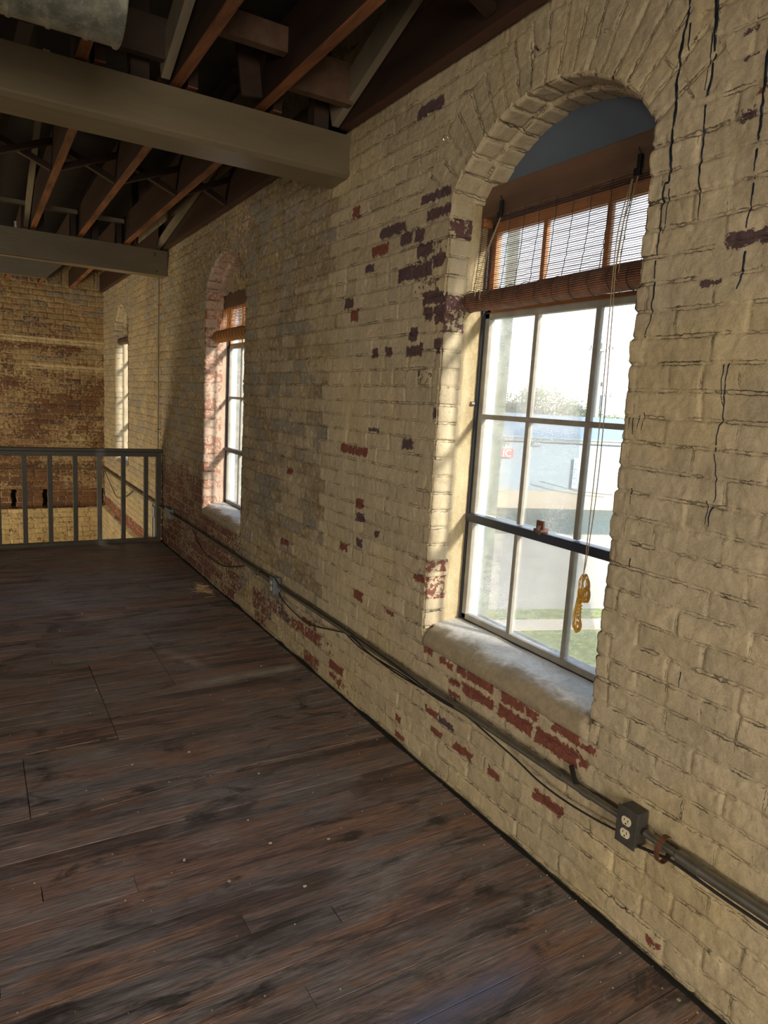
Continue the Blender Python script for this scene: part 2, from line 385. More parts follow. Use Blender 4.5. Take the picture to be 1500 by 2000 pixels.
PATCH= [(2.551, 2.469, 0.103, 0.017, 1), (2.452, 2.396, 0.149, 0.02, 1), (2.892, 2.389, 0.11, 0.023, 1), (3.002, 2.317, 0.077, 0.022, 0), (2.766, 2.33, 0.042, 0.024, 1), (2.659, 2.326, 0.031, 0.025, 1), (2.609, 2.264, 0.048, 0.022, 1), (2.68, 2.173, 0.135, 0.028, 1), (2.497, 2.193, 0.032, 0.021, 1), (2.496, 2.05, 0.09, 0.018, 1), (2.545, 1.98, 0.021, 0.024, 1), (2.443, 1.972, 0.044, 0.03, 1), (2.653, 1.906, 0.032, 0.028, 1), (2.644, 1.832, 0.058, 0.021, 1), (2.999, 1.833, 0.027, 0.023, 1), (2.868, 1.836, 0.026, 0.02, 1), (2.432, 1.84, 0.038, 0.026, 1), (3.291, 2.094, 0.043, 0.024, 1), (3.23, 2.032, 0.036, 0.028, 0), (3.258, 2.537, 0.033, 0.026, 0), (3.096, 2.243, 0.036, 0.016, 1), (3.271, 1.348, 0.034, 0.022, 0), (3.12, 1.344, 0.1, 0.02, 0), (2.648, 1.417, 0.039, 0.022, 1), (2.968, 1.463, 0.044, 0.007, 1), (3.07, 1.077, 0.038, 0.025, 0), (3.057, 1.008, 0.038, 0.021, 1), (2.879, 0.955, 0.021, 0.013, 1), (3.994, 1.141, 0.044, 0.018, 0), (2.434, 1.563, 0.018, 0.02, 1), (4.031, 0.676, 0.056, 0.019, 0), (3.218, 0.818, 0.04, 0.018, 0), (3.05, 0.876, 0.027, 0.021, 1), (3.034, 0.597, 0.041, 0.025, 0), (2.718, 0.601, 0.039, 0.009, 0), (3.239, 0.124, 0.082, 0.023, 0), (3.658, 0.264, 0.062, 0.014, 0), (3.276, 0.062, 0.042, 0.013, 0), (3.195, 0.054, 0.025, 0.018, 0), (2.375, 0.529, 0.029, 0.017, 0), (2.266, 0.523, 0.018, 0.014, 0), (2.213, 0.518, 0.015, 0.013, 0), (2.13, 0.525, 0.025, 0.017, 0), (2.009, 0.526, 0.073, 0.02, 0), (2.172, 0.458, 0.034, 0.01, 0), (2.017, 0.462, 0.089, 0.021, 0), (2.169, 0.407, 0.037, 0.009, 0), (1.814, 0.521, 0.064, 0.02, 0), (1.714, 0.519, 0.031, 0.014, 0), (1.797, 0.462, 0.09, 0.024, 0), (1.54, 0.527, 0.056, 0.018, 0), (1.58, 0.46, 0.097, 0.03, 0), (2.319, 0.261, 0.044, 0.016, 0), (2.212, 0.257, 0.05, 0.017, 1), (2.277, 0.187, 0.037, 0.014, 0), (2.088, 0.192, 0.058, 0.019, 0), (1.882, 0.197, 0.029, 0.015, 0), (2.558, 0.035, 0.037, 0.013, 0), (2.579, 0.114, 0.018, 0.014, 0), (1.439, 0.518, 0.024, 0.011, 0), (1.458, 0.46, 0.014, 0.015, 0), (1.592, 0.241, 0.068, 0.019, 0), (1.119, 0.048, 0.021, 0.011, 0), (1.12, 2.063, 0.057, 0.018, 1), (1.17, 2.566, 0.031, 0.003, 1), (1.174, 2.502, 0.014, 0.004, 1), (1.161, 2.364, 0.014, 0.01, 1), (1.207, 1.962, 0.024, 0.007, 1), (2.632, 2.835, 0.092, 0.021, 1), (1.129, 2.412, 0.012, 0.008, 0), (2.406, 0.828, 0.113, 0.012, 0)]

def bamboo_mat(name, col, mixf):
    mt = simple(name, col, .5, var=.5, scale=30, bump=.2); nt = mt.node_tree; k = NT(nt)
    bs = nt.nodes['Principled BSDF']; out = [x for x in nt.nodes if x.type == 'OUTPUT_MATERIAL'][0]
    t = k.n('BsdfTranslucent'); t.inputs[0].default_value = tuple(min(1, c * 1.7) for c in col) + (1,)
    m = k.n('MixShader'); m.inputs[0].default_value = mixf; k.L(bs.outputs[0], m.inputs[1]); k.L(t.outputs[0], m.inputs[2]); k.L(m.outputs[0], out.inputs[0]); return mt
M['bamboo_slat'] = bamboo_mat('dark_translucent_bamboo', (.22, .10, .06), .35)
M['bamboo_straw'] = bamboo_mat('golden_translucent_bamboo', (.52, .30, .12), .5)

# ================================================================== brick walls
PITCH = .0757; PHI = .012; BL = .216
WIN = [dict(yc=1.932, a=.483, zs=.60, sp=2.43, rise=.255, seed=11),
       dict(yc=5.393, a=.490, zs=.60, sp=2.43, rise=.235, seed=23),
       dict(yc=9.730, a=.443, zs=.60, sp=2.42, rise=.225, seed=37)]
for w in WIN:
    w['R'] = (w['a'] ** 2 + w['rise'] ** 2) / (2 * w['rise']); w['zc'] = w['sp'] + w['rise'] - w['R']

def bonds(u, w, seed=0):
    """running bond with a header course every sixth; returns course, brick random, joint distances"""
    ww = w + .010 * (vn(u * .8, w * .6, seed + 3) - .5) + .0045 * (vn(u * 7, w * 7, seed + 5) - .5)
    t = (ww - PHI) / PITCH; k = np.floor(t); dz = np.minimum(t - k, 1 - (t - k)) * PITCH
    hd = (np.mod(k, 6) == 4); L = np.where(hd, BL / 2, BL)
    off = np.where(np.mod(k, 2) == 0, 0, BL / 2) + (_h(k, k * 0 + 3, seed) - .5) * .03
    uu = u + off + .006 * (vn(u * 9, w * 9, seed + 9) - .5); s = uu / L; j = np.floor(s); du = np.minimum(s - j, 1 - (s - j)) * L
    # joint width jitter
    r = _h(j, k, seed + 1)
    return k, j, r, dz, du

def edge_off(z, win, side):
    """how far the jamb corner strays from its line, course by course"""
    t = (z - PHI) / PITCH; k = np.floor(t); d = np.minimum(t - k, 1 - (t - k)) * PITCH
    s = win['seed'] + side * 7
    return .010 * (_h(k, k * 0 + side, s) - .5) + .0045 * _h(k, k * 0 + 5, s) * (1 - sst(0, .010, d)) + .010 * (fbm(z * 30, z * 0, s) - .5)
def arc_off(th, win):
    t = th * win['R'] / .078; k = np.floor(t); d = np.minimum(t - k, 1 - (t - k)) * .078
    return .008 * (_h(k, k * 0, win['seed']) - .5) + .006 * (1 - sst(0, .012, d)) + .004 * (vn(th * 18, th * 0, win['seed']) - .5)

def patch_field(u, w):
    f = np.zeros_like(u); pur = np.zeros_like(u)
    for (py, pz, hw, hh, t) in PATCH:
        mk = (np.abs(u - py) < hw + .03) & (np.abs(w - pz) < hh + .03)
        if not mk.any(): continue
        a = hw * 1.02 + .004 - np.abs(u[mk] - py); b = hh * 1.0 + .001 - np.abs(w[mk] - pz)
        v = .5 + .5 * np.clip(np.minimum(a, b) / .026, -1, 1)
        f[mk] = np.maximum(f[mk], v); pur[mk] = np.where(v > .3, t, pur[mk])
    return f, pur

def right_wall_field(y, z):
    k, j, r, dz, du = bonds(y, z, 0)
    jd = np.minimum(dz, du); pur = _h(j, k, 71)
    ring = np.zeros_like(y)
    for w in WIN:                                      # upright bricks of the arch rings
        ry = y - w['yc']; rz = z - w['zc']; rr = np.hypot(ry, rz); th = np.arctan2(ry, rz)
        thm = math.asin(w['a'] / w['R']) + .10
        m = (rr > w['R'] - .02) & (rr < w['R'] + .235) & (np.abs(th) < thm) & (z > w['sp'] - .06)
        if not m.any(): continue
        tt = (th[m] + .004 * (vn(rr[m] * 20, th[m] * 9, 4) - .5)) * (w['R'] + .1) / .074
        kk = np.floor(tt); d1 = np.minimum(tt - kk, 1 - (tt - kk)) * .074; rad = rr[m] - w['R']
        d2 = np.minimum(np.abs(rad - .115 - .01 * (_h(kk, kk * 0, 6) - .5)), np.abs(rad - .235))
        dz[m] = d1; du[m] = d2; jd[m] = np.minimum(d1, d2); r[m] = _h(kk, np.floor(rad / .115), 91 + w['seed']); ring[m] = 1
    # relief
    flush = .25 + .75 * vn(y * 6, z * 9, 21)
    fv = sst(.35, .75, vn(y * 8, z * 8, 22)); h = -.0080 * flush * (1 - sst(.001, .010, dz)) - .0050 * fv * (1 - sst(.001, .009, du)) + .005 * (r - .5) + .012 * (fbm(y * 1.7, z * 1.7, 31) - .5) + .0065 * (fbm(y * 18, z * 26, 41, 3) - .5) + .0045 * (fbm(y * 60, z * 70, 47, 2) - .5)
    h += (.006 * (vn(y * 55, z * 55, 43) - .5) + .010 * (fbm(y * 14, z * 20, 44) - .5)) * sst(3.3, 3.7, y)
    # paint and wear
    zig = 3.50 + .035 * np.sign(np.mod(k, 2) - .5) + .10 * (vn(z * 3, z * 0, 51) - .5)
    far = sst(-.006, .006, y - zig)
    zone = .14 + .16 * fbm(y * 2.2, z * 2.2, 53) + .18 * sst(2.1, 2.8, z) * (1 - far)
    zone = np.where(far > .5, .42 + .62 * (r > .38) * sst(.25, .6, fbm(y * 3.5, z * 4.5, 55)) + .5 * (fbm(y * 14, z * 18, 56) - .5), zone)
    zone = np.where((far > .5) & (z > 2.25), .85, zone)
    zone = np.where((y > 4.2) & (far > .5), np.clip(zone + .22 + .15 * (y > 5.9), 0, 1), zone)
    zone = np.where(y > 8.2, np.clip(zone * .75, 0, 1), zone)
    peel = .10 + .14 * vn(y * 3, z * 3, 61) + .10 * (r > .93)
    peel = np.where(far > .5, .20 + .24 * fbm(y * 3.5, z * 5.5, 63), peel)
    low = sst(4.0, 5.2, y) * sst(1.25, .75, z) * sst(8.3, 7.4, y)
    peel = np.where(low > .02, np.maximum(peel, low * (.36 + .26 * fbm(y * 4, z * 6, 68) + .08 * (r > .4)) * (jd > .005)), peel)
    red2 = sst(2.7, 3.1, y) * sst(.42, .22, z) * (y < 4.6)                # bare courses above the floor
    peel = peel + .24 * red2 * (r > .5) * (jd > .005)
    pf, pp = patch_field(y, z); peel = np.where(pf > 0, np.maximum(peel, pf * 1.02 - .0 * pf), peel)
    # dark bricks beside the first window's left jamb
    band = (y > 2.40) & (y < 2.66) & (z > 1.3) & (z < 2.45)
    peel = np.where(band & (r > .78), peel + .20, peel)
    old = (y > 7.45) & (z < -.05) & (z > -.22); peel = np.where(old & (jd > .005), .75, peel)
    purple = np.where(pf > .3, pp, (pur > .55) * 1.0); purple = np.where(old, 0.2, purple)
    purple = np.where(low > .1, .35, purple); purple = np.where(band, .95, purple)
    wear = .26 + .75 * far + .3 * sst(.5, .8, fbm(y * 1.5, z * 1.5, 66)) + .5 * sst(7.6, 8.2, y) * sst(2.0, 1.5, z)
    yel = .20 + .5 * sst(.45, .7, fbm(y * 2.5, z * 2.5, 67)) * (1 - .4 * far) + .25 * sst(.7, .0, z)
    return h, dict(r=r, jd=jd, dz=dz, zone=zone, peel=peel, purple=purple, wear=wear, yel=yel)

def pack(d):
    A = np.stack([np.clip(d['peel'], 0, 1), d['r'], np.clip(d['jd'] / .03, 0, 1), np.clip(d['zone'], 0, 1)], -1)
    B = np.stack([np.clip(d['dz'] / .03, 0, 1), np.clip(d['purple'], 0, 1), np.clip(d['wear'], 0, 1), np.clip(d['yel'], 0, 1)], -1)
    return A, B

def grid_faces(nu, nw, base=0):
    i = np.arange(nu - 1)[:, None] * nw + np.arange(nw - 1)[None, :]; i = i.ravel() + base
    return np.stack([i, i + 1, i + nw + 1, i + nw], -1)

def inside(w, y, z, grow=0.0):
    r = np.hypot(y - w['yc'], z - w['zc']) < w['R'] + grow
    return (np.abs(y - w['yc']) < w['a'] + grow) & (z > w['zs'] - grow) & ((z < w['sp']) | r)

def cut_and_snap(us, ws, wins, rough=True):
    """tensor grid with the arched openings cut out and the cut edge moved onto the opening's outline"""
    U, W = np.meshgrid(us, ws, indexing='ij'); nu, nw = U.shape
    F = grid_faces(nu, nw); Uf = U.ravel().copy(); Wf = W.ravel().copy()
    cu = Uf[F].mean(1); cw = Wf[F].mean(1); rem = np.zeros(len(F), bool); owner = np.full(len(Uf), -1)
    for i, w in enumerate(wins):
        r = inside(w, cu, cw); rem |= r; owner[np.unique(F[r])] = i
    keep = F[~rem]; used = np.zeros(len(Uf), bool); used[np.unique(keep)] = True
    bd = used & (owner >= 0)
    for i, w in enumerate(wins):
        ix = np.where(bd & (owner == i))[0]; y = Uf[ix]; z = Wf[ix]
        sgn = np.sign(y - w['yc']); th = np.arctan2(y - w['yc'], z - w['zc']); rr = np.hypot(y - w['yc'], z - w['zc'])
        jam = z < w['sp']; e = np.where(sgn > 0, edge_off(z, w, 1), edge_off(z, w, 0)) if rough else 0 * z
        ea = arc_off(th, w) if rough else 0 * z
        ny = np.where(jam, w['yc'] + sgn * (w['a'] + e + .006), w['yc'] + np.sin(th) * (w['R'] + ea + .006))
        nz = np.where(jam, z, w['zc'] + np.cos(th) * (w['R'] + ea + .006))
        bot = jam & (np.abs(y - w['yc']) < w['a'] - .02)
        ny = np.where(bot, y, ny); nz = np.where(bot, w['zs'], nz)
        Uf[ix] = ny; Wf[ix] = nz
    new = -np.ones(len(Uf), int); ids = np.where(used)[0]; new[ids] = np.arange(len(ids))
    return Uf[ids], Wf[ids], new[keep]

V = []; Fc = []; AA = []; BB = []; nb = 0
def add_patch(P, F, A, B):
    global nb
    V.append(P); Fc.append(F + nb); AA.append(A); BB.append(B); nb += len(P)

def seg(a, b, st): return np.arange(a, b, st)
us = np.concatenate([seg(-3.5, .62, .06), seg(.62, 3.5, .0052), seg(3.5, 7.45, .008), seg(7.45, 11.2, .014), [11.2]])
ws = np.concatenate([seg(0.0, 3.0, .0056), seg(3.0, 3.6, .05), [3.6]])
Uf, Wf, Fk = cut_and_snap(us, ws, WIN)
h, d = right_wall_field(Uf, Wf); A, B = pack(d)
add_patch(np.stack([-h, Uf, Wf], -1), Fk[:, ::-1], A, B)
# storey below, seen past the railing
us = np.concatenate([seg(7.2, 11.2, .016), [11.2]]); ws = np.concatenate([seg(-3.2, -1.2, .05), seg(-1.2, 0.0, .011), [0.0]])
U, W = np.meshgrid(us, ws, indexing='ij'); h, d = right_wall_field(U.ravel(), W.ravel())
h = h + np.where(W.ravel() < -.215, .05, 0); A, B = pack(d)
add_patch(np.stack([-h, U.ravel(), W.ravel()], -1), grid_faces(*U.shape)[:, ::-1], A, B)
# outer face
us = np.concatenate([seg(-3.5, 11.6, .05), [11.6]]); ws = np.concatenate([seg(-3.2, 3.6, .05), [3.6]])
Uf, Wf, Fk = cut_and_snap(us, ws, WIN, False)
o1 = np.ones(len(Uf)); A, B = pack(dict(peel=o1 * .8, r=vn(Uf * 9, Wf * 13), jd=o1 * .02, zone=o1 * .4, dz=o1 * .02, purple=o1 * .2, wear=o1 * .2, yel=o1 * 0))
add_patch(np.stack([o1 * .36, Uf, Wf], -1), Fk, A, B)

def reveal(wi, w):
    near = wi == 0
    st = .0055 if near else .009
    dep = np.concatenate([[-.004, 0, .003, .007], seg(.012, .24, .0065 if near else .009), seg(.24, .36, .03), [.36]])
    thm = math.asin(w['a'] / w['R'])
    z1 = seg(w['zs'] - .02, w['sp'], st); ta = np.arange(thm, -thm, -st / w['R']); z2 = z1[::-1]
    n1, n2, n3 = len(z1), len(ta), len(z2); kind = np.concatenate([np.zeros(n1), np.ones(n2), np.full(n3, 2)])
    par = np.concatenate([z1, ta, z2]); K, D = np.meshgrid(kind, dep, indexing='ij'); P_, _ = np.meshgrid(par, dep, indexing='ij')
    K = K.ravel(); D = D.ravel(); P_ = P_.ravel()
    # K 0: jamb at +a (far side in Y), 2: jamb at -a
    side = np.where(K == 0, 1, 0)
    e = np.where(K == 0, edge_off(P_, w, 1), np.where(K == 2, edge_off(P_, w, 0), arc_off(P_, w)))
    fade = 1 - sst(.02, .10, D); e = e * fade
    rnd = .012 * np.clip(1 - (D + .004) / .016, 0, 1) ** 2
    t = np.where(K == 1, P_ * w['R'] / .078, (P_ - PHI) / PITCH); k = np.floor(t); dz = np.minimum(t - k, 1 - (t - k)) * np.where(K == 1, .078, PITCH)
    spl = .104 + .012 * (_h(k, K, 81) - .5); du = np.abs(D - spl); b = (D > spl) * 1.0
    s0 = w['seed'] * 3 + K * 5
    r = _h(k, b + K * 3, w['seed'] + 5); jd = np.minimum(dz, du)
    pl = (b > 0) & (K != 1)                                      # inner half of the jambs is plastered over
    jdj = np.where(pl, .03, jd)
    rel = .006 * (1 - sst(.001, .011, jdj)) - .007 * (r - .5) * (1 - pl) + .005 * (fbm(P_ * 24 * np.where(K == 1, w['R'], 1), D * 24, 83) - .5)
    rel = rel + np.where((K == 1) & (b > 0), -.012, 0)
    g = e + rnd + rel
    Y = np.where(K == 0, w['yc'] + w['a'] + g, np.where(K == 2, w['yc'] - w['a'] - g, w['yc'] + np.sin(P_) * (w['R'] + g)))
    Z = np.where(K == 1, w['zc'] + np.cos(P_) * (w['R'] + g), P_)
    hz = Z
    if wi == 0:
        peel = .16 + .34 * (r > .45) * sst(1.35, 1.9, hz) * (K != 1) + .12 * vn(hz * 9, D * 20, 5); zone = .06 + 0 * r
        peel = np.where((np.abs(hz - .80) < .05) | (np.abs(hz - .90) < .03), np.where(D < .105, .52, peel), peel)
        zone = np.where(pl, .15 + .75 * sst(.42, .62, fbm(hz * 3.0, D * 9, 85)), zone); peel = np.where(pl, .12, peel); yel = np.where(pl, .75, .35)
        pur = (r > .5) * .75
    elif wi == 1:
        peel = np.where(K == 1, .30 + .12 * r, .30 + .18 * (r > .45) + .12 * vn(hz * 5, D * 8, 6)); peel = np.where(pl & (D > .15), .15, peel); zone = np.where(pl, .25, .20); yel = .1 + 0 * r; pur = (r > .6) * .3
    else:
        peel = .12 + .22 * vn(hz * 5, D * 8, 6); peel = np.where(pl, .15, peel); zone = .05 + 0 * r; yel = .3 + 0 * r; pur = .3 + 0 * r
    zone = np.where(D > .25, 1.0, zone); yel = np.where(D > .25, 0.0, yel)
    A, B = pack(dict(peel=peel, r=np.where(pl, .6, r), jd=jdj, zone=zone, dz=np.where(pl, .03, dz), purple=pur, wear=.25 + 0 * r, yel=yel))
    F = grid_faces(len(kind), len(dep))
    add_patch(np.stack([D, Y, Z], -1), F, A, B)
for wi, w in enumerate(WIN): reveal(wi, w)
wall_right = mesh_obj('wall_right', np.concatenate(V), np.concatenate(Fc), M['brick'], smooth=True, attrs={'A': np.concatenate(AA), 'B': np.concatenate(BB)})
wall_right.data.materials.append(M['brick_pink']); wall_right.data.materials.append(M['exterior'])
_c = np.empty(len(wall_right.data.polygons) * 3); wall_right.data.polygons.foreach_get('center', _c); _c = _c.reshape(-1, 3)
_mi = np.where(_c[:, 0] > .245, 2, np.where((_c[:, 0] > .004 + .02 * 0) & (_c[:, 0] <= .245) & (np.abs(_c[:, 1] - WIN[1]['yc']) < WIN[1]['a'] + .03) & (_c[:, 2] > .55), 1, 0)).astype(np.int32)
wall_right.data.polygons.foreach_set('material_index', _mi)
tag(wall_right, 'long cream painted brick wall with three tall arched windows, paint flaking off red bricks', 'wall', kind='structure')
V = []; Fc = []; AA = []; BB = []; nb = 0

def wall_x(y, z):
    """room-side surface of the right wall"""
    hh, _ = right_wall_field(np.array([float(y)]), np.array([float(z)])); return -float(hh[0])

# far wall, with the black pockets of the removed joists
YF = 11.17
us = np.concatenate([seg(-6.5, -2.6, .08), seg(-2.6, .02, .010), [.02]]); ws = np.concatenate([seg(-3.2, -1.3, .06), seg(-1.3, 3.0, .010), [3.0, 3.6]])
U, W = np.meshgrid(us, ws, indexing='ij'); x = U.ravel(); z = W.ravel()
k, j, r, dz, du = bonds(x, z, 200); jd = np.minimum(dz, du); pur = _h(j, k, 271)
h = -.008 * (.4 + .6 * vn(x * 5, z * 5, 221)) * (1 - sst(.002, .012, jd)) + .006 * (r - .5) + .02 * (fbm(x * 1.5, z * 1.5, 231) - .5) + .009 * (fbm(x * 16, z * 16, 241) - .5)
h = h + np.where(z < -.225, .06, 0)
peel = .28 + .50 * fbm(x * 2.0, z * 3.2, 245) + .14 * (r - .5) - .12 * (jd < .006)
peel = np.where((z > 2.16) & (z < 2.24) | (z > 1.80) & (z < 1.87) & (x > -1.0), .18, peel)
peel = np.where((z > 2.24), peel * .75, peel)
peel = np.where((z < .055) & (z > -.22) & (jd > .006), .85, peel)
peel = np.where(z < -.225, .34 + .16 * (vn(x * 14, z * 20, 3) - .3), peel)
zone = np.where(z > 2.24, .85, .45 + .5 * vn(x * 2.5, z * 2.5, 9)); zone = np.where(z < -.22, .12, zone); zone = np.where((peel < .2), .05, zone)
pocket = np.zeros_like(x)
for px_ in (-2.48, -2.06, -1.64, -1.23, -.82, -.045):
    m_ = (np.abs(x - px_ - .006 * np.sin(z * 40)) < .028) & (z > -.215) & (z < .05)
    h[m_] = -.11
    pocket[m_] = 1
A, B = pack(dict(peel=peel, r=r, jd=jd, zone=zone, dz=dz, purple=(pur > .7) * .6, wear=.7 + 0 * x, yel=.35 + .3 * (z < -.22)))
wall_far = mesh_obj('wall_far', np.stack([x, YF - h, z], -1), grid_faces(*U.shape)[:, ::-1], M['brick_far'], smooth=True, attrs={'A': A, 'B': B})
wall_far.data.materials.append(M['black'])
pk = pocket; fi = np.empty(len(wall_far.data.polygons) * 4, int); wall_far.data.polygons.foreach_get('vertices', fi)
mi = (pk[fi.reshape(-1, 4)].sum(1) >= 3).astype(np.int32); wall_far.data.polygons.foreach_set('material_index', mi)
tag(wall_far, 'worn brown brick end wall beyond the railing with black joist pockets', 'wall', kind='structure')

def flat_wall(name, P00, du_, dw_, nu, nw, mat, label):
    P = []; 
    for i in range(nu + 1):
        for jj in range(nw + 1): P.append(Vector(P00) + Vector(du_) * i / nu + Vector(dw_) * jj / nw)
    x = np.array([[p.x, p.y, p.z] for p in P]); u = x[:, 0] + x[:, 1]; w_ = x[:, 2]
    k, j, r, dz, du = bonds(u, w_, 300); jd = np.minimum(dz, du)
    A, B = pack(dict(peel=.15 + .25 * vn(u * 2, w_ * 2), r=r, jd=jd, zone=.3 + .4 * vn(u, w_), dz=dz, purple=r * .5, wear=.3 + 0 * u, yel=.3 + 0 * u))
    o = mesh_obj(name, x, grid_faces(nu + 1, nw + 1), mat, attrs={'A': A, 'B': B}); tag(o, label, 'wall', kind='structure'); return o
flat_wall('wall_left', (-6.5, -3.5, -3.2), (0, 14.7, 0), (0, 0, 6.8), 400, 180, M['brick'], 'opposite cream painted brick wall, out of the photo on the left')
flat_wall('wall_rear', (-6.5, -3.5, -3.2), (6.5, 0, 0), (0, 0, 6.8), 200, 180, M['brick'], 'cream painted brick wall behind the viewer')

# ================================================================== floors
YE = 7.40                                   # edge of the loft floor
FV = []; FF = []; FA = []
def plank(x0, x1, y0, y1, ztop, rnd1, rnd2, smear=0.0, blue=0.0, tilt=0.0):
    n = len(FV); nx = max(2, int((x1 - x0) / .12) + 1)
    b = .0010
    prof = [(y0, -.02), (y0, -b), (y0 + b, 0), (y1 - b, 0), (y1, -b), (y1, -.02)]
    for i in range(nx):
        x = x0 + (x1 - x0) * i / (nx - 1)
        for (yy, dz_) in prof:
            zz = ztop + dz_ + tilt * (yy - (y0 + y1) / 2) / (y1 - y0)
            sm = 0
            for (sx, sy, lx, ly) in ((-.54, 3.59, .15, .035), (-.25, 3.62, .2, .012), (-.56, 1.37, .12, .02)):
                q = 1 - max(abs(x - sx) / lx, abs(yy - sy) / ly)
                sm = max(sm, min(1, max(0, q * 2.5)))
            q = 1 - max(abs(x + .62) / .34, abs(yy - 1.25) / .07); bl = min(1, max(0, q * 2.2)) if yy < 1.325 else 0
            FV.append((x, yy, zz)); FA.append((rnd1, rnd2, sm, bl))
    k = len(prof)
    for i in range(nx - 1):
        for jj in range(k - 1):
            a = n + i * k + jj; FF.append((a, a + 1, a + k + 1, a + k))
    for s in (0, nx - 1):
        a = n + s * k
        f1 = (a, a + 1, a + 4, a + 5); f2 = (a + 1, a + 2, a + 3, a + 4)
        FF.append(f1 if s else f1[::-1]); FF.append(f2 if s else f2[::-1])
rnd = random.Random(5)
y = -.6; ladder = []
# hatch and patched areas seen in the floor: (x0, x1, y0, y1)
while y < YE:
    wdt = .0815 + rnd.uniform(-.004, .004)
    y1 = min(y + wdt, YE)
    if 1.10 < y < 1.33 and False: pass
    cuts = [-3.6]
    x = -3.6 + rnd.uniform(.2, 1.8)
    while x < -.25: cuts.append(x); x += rnd.uniform(.9, 2.6)
    # fixed saw cuts of the old hatch
    if 3.16 < (y + y1) / 2 < 4.06: cuts = [c for c in cuts if c < -2.2 or c > -.5] + [-1.168]
    if 2.65 < (y + y1) / 2 < 3.16: cuts = [c for c in cuts if c < -2.2 or c > -.9] + [-1.56]
    if 3.61 < (y + y1) / 2 < 4.56 : cuts = [c for c in cuts if not -1.1 < c < -.4] + [-.785 + (.03 if (y + y1) / 2 > 4.28 else 0)]
    cuts = sorted(cuts) + [-.012]
    for a, b in zip(cuts[:-1], cuts[1:]):
        g = .0016 if not any(abs(b - q) < .03 for q in (-1.168, -1.56, -.785, -.755)) else .0045
        if b - a < .02: continue
        dark = 1.0
        plank(a + g / 2, b - g / 2, y + rnd.uniform(.0002, .0010), y1 - rnd.uniform(.0002, .0010), rnd.uniform(-.0007, .0006), rnd.random(), rnd.random(), tilt=rnd.uniform(-.0009, .0009))
    y = y1
for (xx0, xx1, yy0, yy1) in ((-6.5, -3.6, -3.5, YE), (-3.6, 0.0, -3.5, -.6)):
    n = len(FV)
    for p in ((xx0, yy0, 0), (xx1, yy0, 0), (xx1, yy1, 0), (xx0, yy1, 0)): FV.append(p); FA.append((.5, .5, 0, 0))
    FF.append((n, n + 1, n + 2, n + 3))
fl = mesh_obj('floor', FV, FF, M['floor'], attrs={'A': np.array(FA)})
bm = bmesh.new(); bm.from_mesh(fl.data); bmesh.ops.recalc_face_normals(bm, faces=bm.faces[:]); bm.to_mesh(fl.data); bm.free()
tag(fl, 'worn dark stained floorboards of the loft running up to the brick wall', 'floor', kind='structure')
sub = MB().box(-6.5, .0, -3.5, YE - .01, -.22, -.021).build('floor_base', M['deck']); tag(sub, 'dark timber underside of the loft floor', 'floor', kind='structure')
lowf = MB().box(-6.5, .3, -3.5, 11.3, -3.3, -3.2).build('floor_lower', M['plain']); tag(lowf, 'floor of the storey below the railing', 'floor', kind='structure')
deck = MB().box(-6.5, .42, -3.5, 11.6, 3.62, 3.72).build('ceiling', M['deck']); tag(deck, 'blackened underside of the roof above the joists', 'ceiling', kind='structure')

for (xa, ya, xb, yb, w0) in ((-1.55, 3.150, -1.155, 3.157, .004), (-1.36, 2.598, -.86, 2.660, .0022), (-.86, 2.661, -.05, 2.668, .0038), (-1.16, 3.36, -.80, 3.375, .003), (-.63, 3.57, -.06, 3.60, .0022), (-1.58, 2.648, -1.50, 2.654, .003)):
    m = MB(); n = 26; rs = random.Random(int(xa * -100))
    for q in range(n):
        if rs.random() < .15: continue
        a0 = xa + (xb - xa) * q / n; a1 = xa + (xb - xa) * (q + 1.02) / n; b0 = ya + (yb - ya) * q / n; b1 = ya + (yb - ya) * (q + 1) / n
        m.bar((a0, b0, .0004), (a1, b1, .0004), w0 * rs.uniform(.5, 1.3), .0014)
    m.build('splintered_edge', M['splinter'], fl)
# white smears etc. live in the floor material; a black tube paints the shade in the gap along the wall
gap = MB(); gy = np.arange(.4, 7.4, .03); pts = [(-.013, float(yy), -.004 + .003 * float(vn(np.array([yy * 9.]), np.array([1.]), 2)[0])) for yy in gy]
gap.tube(pts, [.008 + .008 * float(vn(np.array([yy * 7.]), np.array([0.]), 8)[0]) ** 2 for yy in gy], 6); o = gap.build('gap_shade_strip', M['black']); tag(o, 'black strip for the shade in the gap where floorboards meet the brick wall', 'trim', kind='structure')

# ================================================================== windows
def arch_pts(w, x, z0, shrink=.0, n=24):
    R = w['R'] - shrink; a = w['a'] - shrink
    zs = w['zc'] + math.sqrt(max(R * R - a * a, 0)); out = []
    if z0 < zs: out += [(x, w['yc'] + a, z0)]
    th0 = math.asin(min(a / R, 1)) if z0 < zs else math.acos((z0 - w['zc']) / R)
    for i in range(n + 1):
        t = th0 - 2 * th0 * i / n; out.append((x, w['yc'] + math.sin(t) * R, w['zc'] + math.cos(t) * R))
    if z0 < zs: out += [(x, w['yc'] - a, z0)]
    return out

